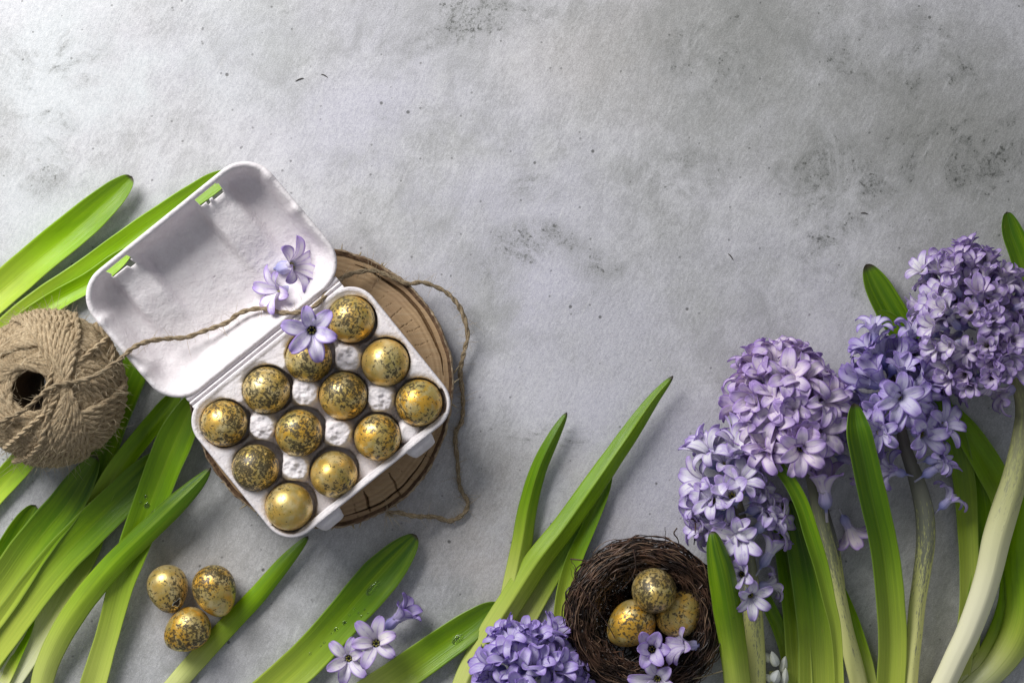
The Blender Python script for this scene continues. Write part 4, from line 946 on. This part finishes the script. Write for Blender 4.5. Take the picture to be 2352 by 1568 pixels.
# leftmost, palest head
hD = hy(1725, 1400, 'palest blue lilac hyacinth, lowest head of the group, just above the nest')
add_stem(hD, [(1672, 1060, 9, 70), (1690, 1140, 11, 74), (1708, 1210, 12, 72), (1722, 1290, 13, 66), (1728, 1370, 20, 56), (1730, 1430, 23, 44), (1734, 1500, 23, 34), (1735, 1568, 23, 28), (1735, 1640, 23, 26)], (.05, .75, 0))
tD = (1.0, 1.0, 1.03)
head(hD, [(1704, 1215, 70), (1682, 1130, 84), (1668, 1085, 84)], 36, 1.10, tD, ['open', 'half', 'curl', 'open'], 40, zmin=-.30, seed=3)
for (x, y, z, d, k_, s_) in ((1650, 1150, 128, (-.5, .1, .8), 'open', 1.0), (1740, 1220, 112, (.35, .75, .3), 'curl', 1.15), (1690, 1262, 92, (-.75, .45, .5), 'half', .95), (1750, 1298, 78, (.45, .8, .15), 'bud2', 1.15),
                             (1712, 1318, 100, (-.35, .1, .8), 'half', 1.0), (1718, 1356, 100, (.10, -.25, .9), 'open', .95), (1740, 1345, 60, (.9, .1, .1), 'curl', .9), (1640, 1215, 84, (-.6, .1, .4), 'half', .95), (1668, 1230, 100, (-.4, .2, .8), 'curl', .9)):
    floret(P(x, y, z), d, 'half' if k_ == 'bud2' else k_, s_, random.uniform(0, 6), tD, hD)
# second head, fullest lilac
hC = hy(1890, 1200, 'full pink lilac hyacinth head in the middle, one large open star at its lower edge')
add_stem(hC, [(1795, 880, 10, 80), (1830, 980, 12, 84), (1858, 1070, 14, 84), (1876, 1150, 15, 78), (1892, 1220, 17, 72), (1910, 1290, 17, 64), (1925, 1360, 17, 56), (1943, 1450, 18, 46), (1963, 1530, 20, 38), (1985, 1620, 20, 34)], (.15, .8, 0))
add_stem(hC, [(1880, 1120, 8, 48), (1900, 1190, 9, 46), (1918, 1260, 10, 42), (1930, 1330, 9, 34), (1940, 1400, 6, 30)], (.0, 1.0, 0)).dtype
tC = (.98, .90, .98)
head(hC, [(1838, 1010, 76), (1808, 945, 92), (1796, 905, 90)], 74, 1.05, tC, ['open', 'curl', 'half', 'half', 'curl'], 64, zmin=-.34, seed=5)
for (x, y, z, d, k_, s_) in ((1836, 1022, 180, (-.05, -.12, .98), 'open', 1.18), (1816, 950, 160, (-.03, -.02, 1), 'open', 1.1), (1897, 1165, 112, (-.12, .95, .25), 'half', 1.45), (1936, 1186, 60, (.35, -.6, -.3), 'open', 1.05), (1762, 915, 135, (-.2, .0, .9), 'open', 1.0), (1886, 925, 130, (.35, .1, .8), 'open', 1.05),
                             (1925, 1050, 90, (.7, -.2, .2), 'curl', 1.0)):
    floret(P(x, y, z), d, k_, s_, random.uniform(0, 6), tC, hC)
# third head, bluish and looser
hB = hy(2115, 1200, 'looser violet blue hyacinth with drooping florets on a grey mottled stem')
add_stem(hB, [(2045, 860, 9, 84), (2062, 950, 11, 88), (2080, 1030, 14, 86), (2104, 1100, 18, 80), (2122, 1170, 21, 72), (2126, 1240, 21, 64), (2118, 1310, 20, 56), (2107, 1382, 19, 50), (2100, 1454, 18, 44), (2092, 1526, 18, 38), (2086, 1620, 18, 34)], (.1, .95, 0))
tB = (.86, .84, 1.0)
head(hB, [(2076, 1000, 80), (2055, 930, 92), (2046, 885, 90)], 42, 1.08, tB, ['curl', 'half', 'half', 'open'], 48, zmin=-.34, seed=8, lean=.4)
for (x, y, z, d, k_, s_) in ((2056, 908, 155, (.02, -.03, 1), 'open', 1.18), (2022, 988, 150, (-.25, -.1, .9), 'open', .98), (2145, 985, 130, (.5, .3, .7), 'open', 1.05), (2078, 1088, 100, (-1, .25, .25), 'curl', .95), (2122, 1092, 110, (.8, .55, .2), 'half', 1.05), (2160, 1166, 70, (.75, .75, .1), 'curl', .95),
                             (2128, 1058, 116, (.7, .2, .55), 'curl', .95), (2010, 790, 120, (-.1, .9, .3), 'curl', 1.0), (2080, 800, 120, (.3, .9, .3), 'curl', 1.1)):
    floret(P(x, y, z), d, k_, s_, random.uniform(0, 6), tB, hB)
# top right head
hA = hy(2330, 1100, 'topmost dense dusky lilac hyacinth head on a thick white stem at the right edge')
add_stem(hA, [(2290, 780, 12, 100), (2330, 860, 15, 110), (2352, 930, 20, 110), (2350, 1000, 25, 104), (2331, 1095, 28, 96), (2309, 1167, 30, 88), (2288, 1238, 31, 80), (2272, 1310, 30, 72), (2250, 1382, 29, 64), (2222, 1454, 27, 56), (2196, 1508, 26, 50), (2168, 1568, 26, 44), (2130, 1640, 26, 40)], (1.0, .5, 0))
tA = (.86, .80, .90)
head(hA, [(2290, 830, 112), (2250, 745, 126), (2240, 715, 124)], 150, .80, tA, ['half', 'half', 'curl', 'half', 'open'], 98, zmin=-.36, seed=12, lean=.15, pale_x=2165)
head(hA, [(2300, 840, 112), (2250, 745, 126), (2240, 725, 124)], 60, .85, tA, ['half', 'curl'], 58, zmin=.0, seed=13, lean=.15)
for (x, y, z, d, k_, s_) in ((2272, 808, 186, (.0, -.1, 1), 'open', .85), (2322, 825, 190, (.02, -.1, 1), 'open', 1.15), (2135, 640, 120, (-.7, .6, .5), 'open', .85), (2340, 885, 110, (-.9, -.5, .1), 'curl', 1.1), (2160, 700, 150, (-.5, .3, .8), 'open', .85)):
    floret(P(x, y, z), d, k_, s_, random.uniform(0, 6), tA if x > 2200 else (1, 1, 1), hA)
# head cut off by the bottom edge
hE = hy(1215, 1560, 'vivid violet hyacinth head cut off by the bottom edge left of the nest')
add_stem(hE, [(1214, 1560, 12, 40), (1218, 1640, 14, 36), (1220, 1720, 14, 34), (1222, 1800, 14, 30)], (.2, .6, 0))
tE = (.82, .78, 1.0)
head(hE, [(1216, 1610, 78), (1210, 1548, 96), (1210, 1535, 100)], 72, 1.0, tE, ['half', 'half', 'curl'], 58, zmin=-.3, seed=21, lean=.35)
# unopened head at the bottom
hF = hy(1780, 1560, 'small cluster of whitish unopened hyacinth buds at the bottom edge between two leaves')
add_stem(hF, [(1772, 1540, 6, 24), (1774, 1580, 7, 24), (1774, 1640, 8, 22)], (.6, .2, 0))
a = np.linspace(0, 2*np.pi, 17)
for (x, y, z, rx, L_, an, lab) in ((1778, 1512, 40, 12, 24, 1.9, 'white'), (1800, 1525, 26, 11, 26, 1.4, 'lilac'), (1762, 1508, 26, 11, 18, 2.3, 'green'), (1782, 1552, 40, 14, 20, 1.2, 'green'), (1803, 1552, 34, 10, 26, 1.5, 'white'), (1765, 1555, 24, 10, 18, 2.4, 'green')):
    s = np.linspace(0, 1, 14); rad_ = rx*np.sin(np.pi*np.clip(s, 0, 1)**.8)**.7*(1-.25*s)+.05
    c = P(x, y, z); d = np.array([math.cos(an), math.sin(an), .25]); pth = c+(s[:, None]-.5)*2*L_*d*.8
    fr = frames(pth); T, N, B = fr; a = np.linspace(0, 2*np.pi, 19); v = pth[:, None]+(rad_[:, None]*(1+.07*np.cos(6*a)[None]))[..., None]*(np.cos(a)[None, :, None]*N[:, None]+np.sin(a)[None, :, None]*B[:, None])
    mb = MB(); mb.add(v, grid_faces(14, 19), np.stack([np.broadcast_to(a/(2*np.pi), (14, 19)), np.broadcast_to(s[:, None], (14, 19))], -1)); mb.build('bud', M['bud'], hF)
# loose florets
random.seed(5)
FL = 'single florets picked from the hyacinths'
W1 = (1.0, .98, 1.02); zt = ZS+rim
floret(P(638, 616, 122), (.86, .10, .52), 'open', 1.36, 1.0, W1, None, 'pale floret lying on its side in the lid, its blue tube pointing left', FL)
floret(P(672, 668, 116), (-.72, .0, .62), 'open', 1.18, .4, W1, None, 'pale floret with curled petals nearest the lid corner, just above the twine', FL)
floret(P(716, 752, 200), (.10, -.16, .95), 'open', 1.36, .2, (.95, .93, 1.03), None, 'open floret with dark centre resting across two eggs in the carton', FL)
floret(P(806, 1508, 14), (-.08, .06, 1), 'open', 1.08, .5, W1, None, 'lowest of the three florets beside the widest leaf, open toward the camera', FL)
floret(P(868, 1482, 24), (-.05, .30, .88), 'open', 1.22, .1, (.97, .94, .98), None, 'middle of the three florets beside the widest leaf', FL)
floret(P(888, 1440, 34), (.76, .66, .3), 'half', 1.15, .9, (.72, .66, .9), None, 'darkest violet floret of the three, pointing up to the right', FL)
floret(P(1500, 1490, 98), (-.15, .15, .9), 'half', 1.2, .3, (.85, .8, .95), None, 'floret on the nest just below the orange egg', FL)
floret(P(1518, 1545, 98), (-.3, -.2, .9), 'open', 1.15, .8, (.95, .92, 1), None, 'palest floret at the very bottom of the nest', FL)
floret(P(1605, 1481, 104), (-.90, .05, .45), 'open', 1.05, .5, (.88, .84, .96), None, 'floret lying sideways on the nest with its tube pointing right', FL)

# dark bristle fibres left on the board
for (x, y, L_, an, lb) in ((688, 184, 11, .35, 'short dark bristle on the bare board above the carton, the left one of a pair'), (745, 175, 9, -.45, 'short dark bristle on the bare board above the carton, the right one of a pair'),
                           (1678, 590, 10, -.9, 'slanting dark bristle on the bare board above the second hyacinth'), (1985, 491, 9, -.1, 'level dark bristle on the bare board above the long leaf tip')):
    c = P(x, y, 1.3); q_ = np.array([c+np.array([math.cos(an)*t_*L_, math.sin(an)*t_*L_+2*(1-t_*t_), 0]) for t_ in np.linspace(-1, 1, 8)])
    mb = MB(); tube(mb, q_, np.array([.2, .9, 1.1, 1.2, 1.2, 1.1, .8, .2]), 5); tag(mb.build('bristle', M['grit_shade'], origin=c), lb, 'bristle')
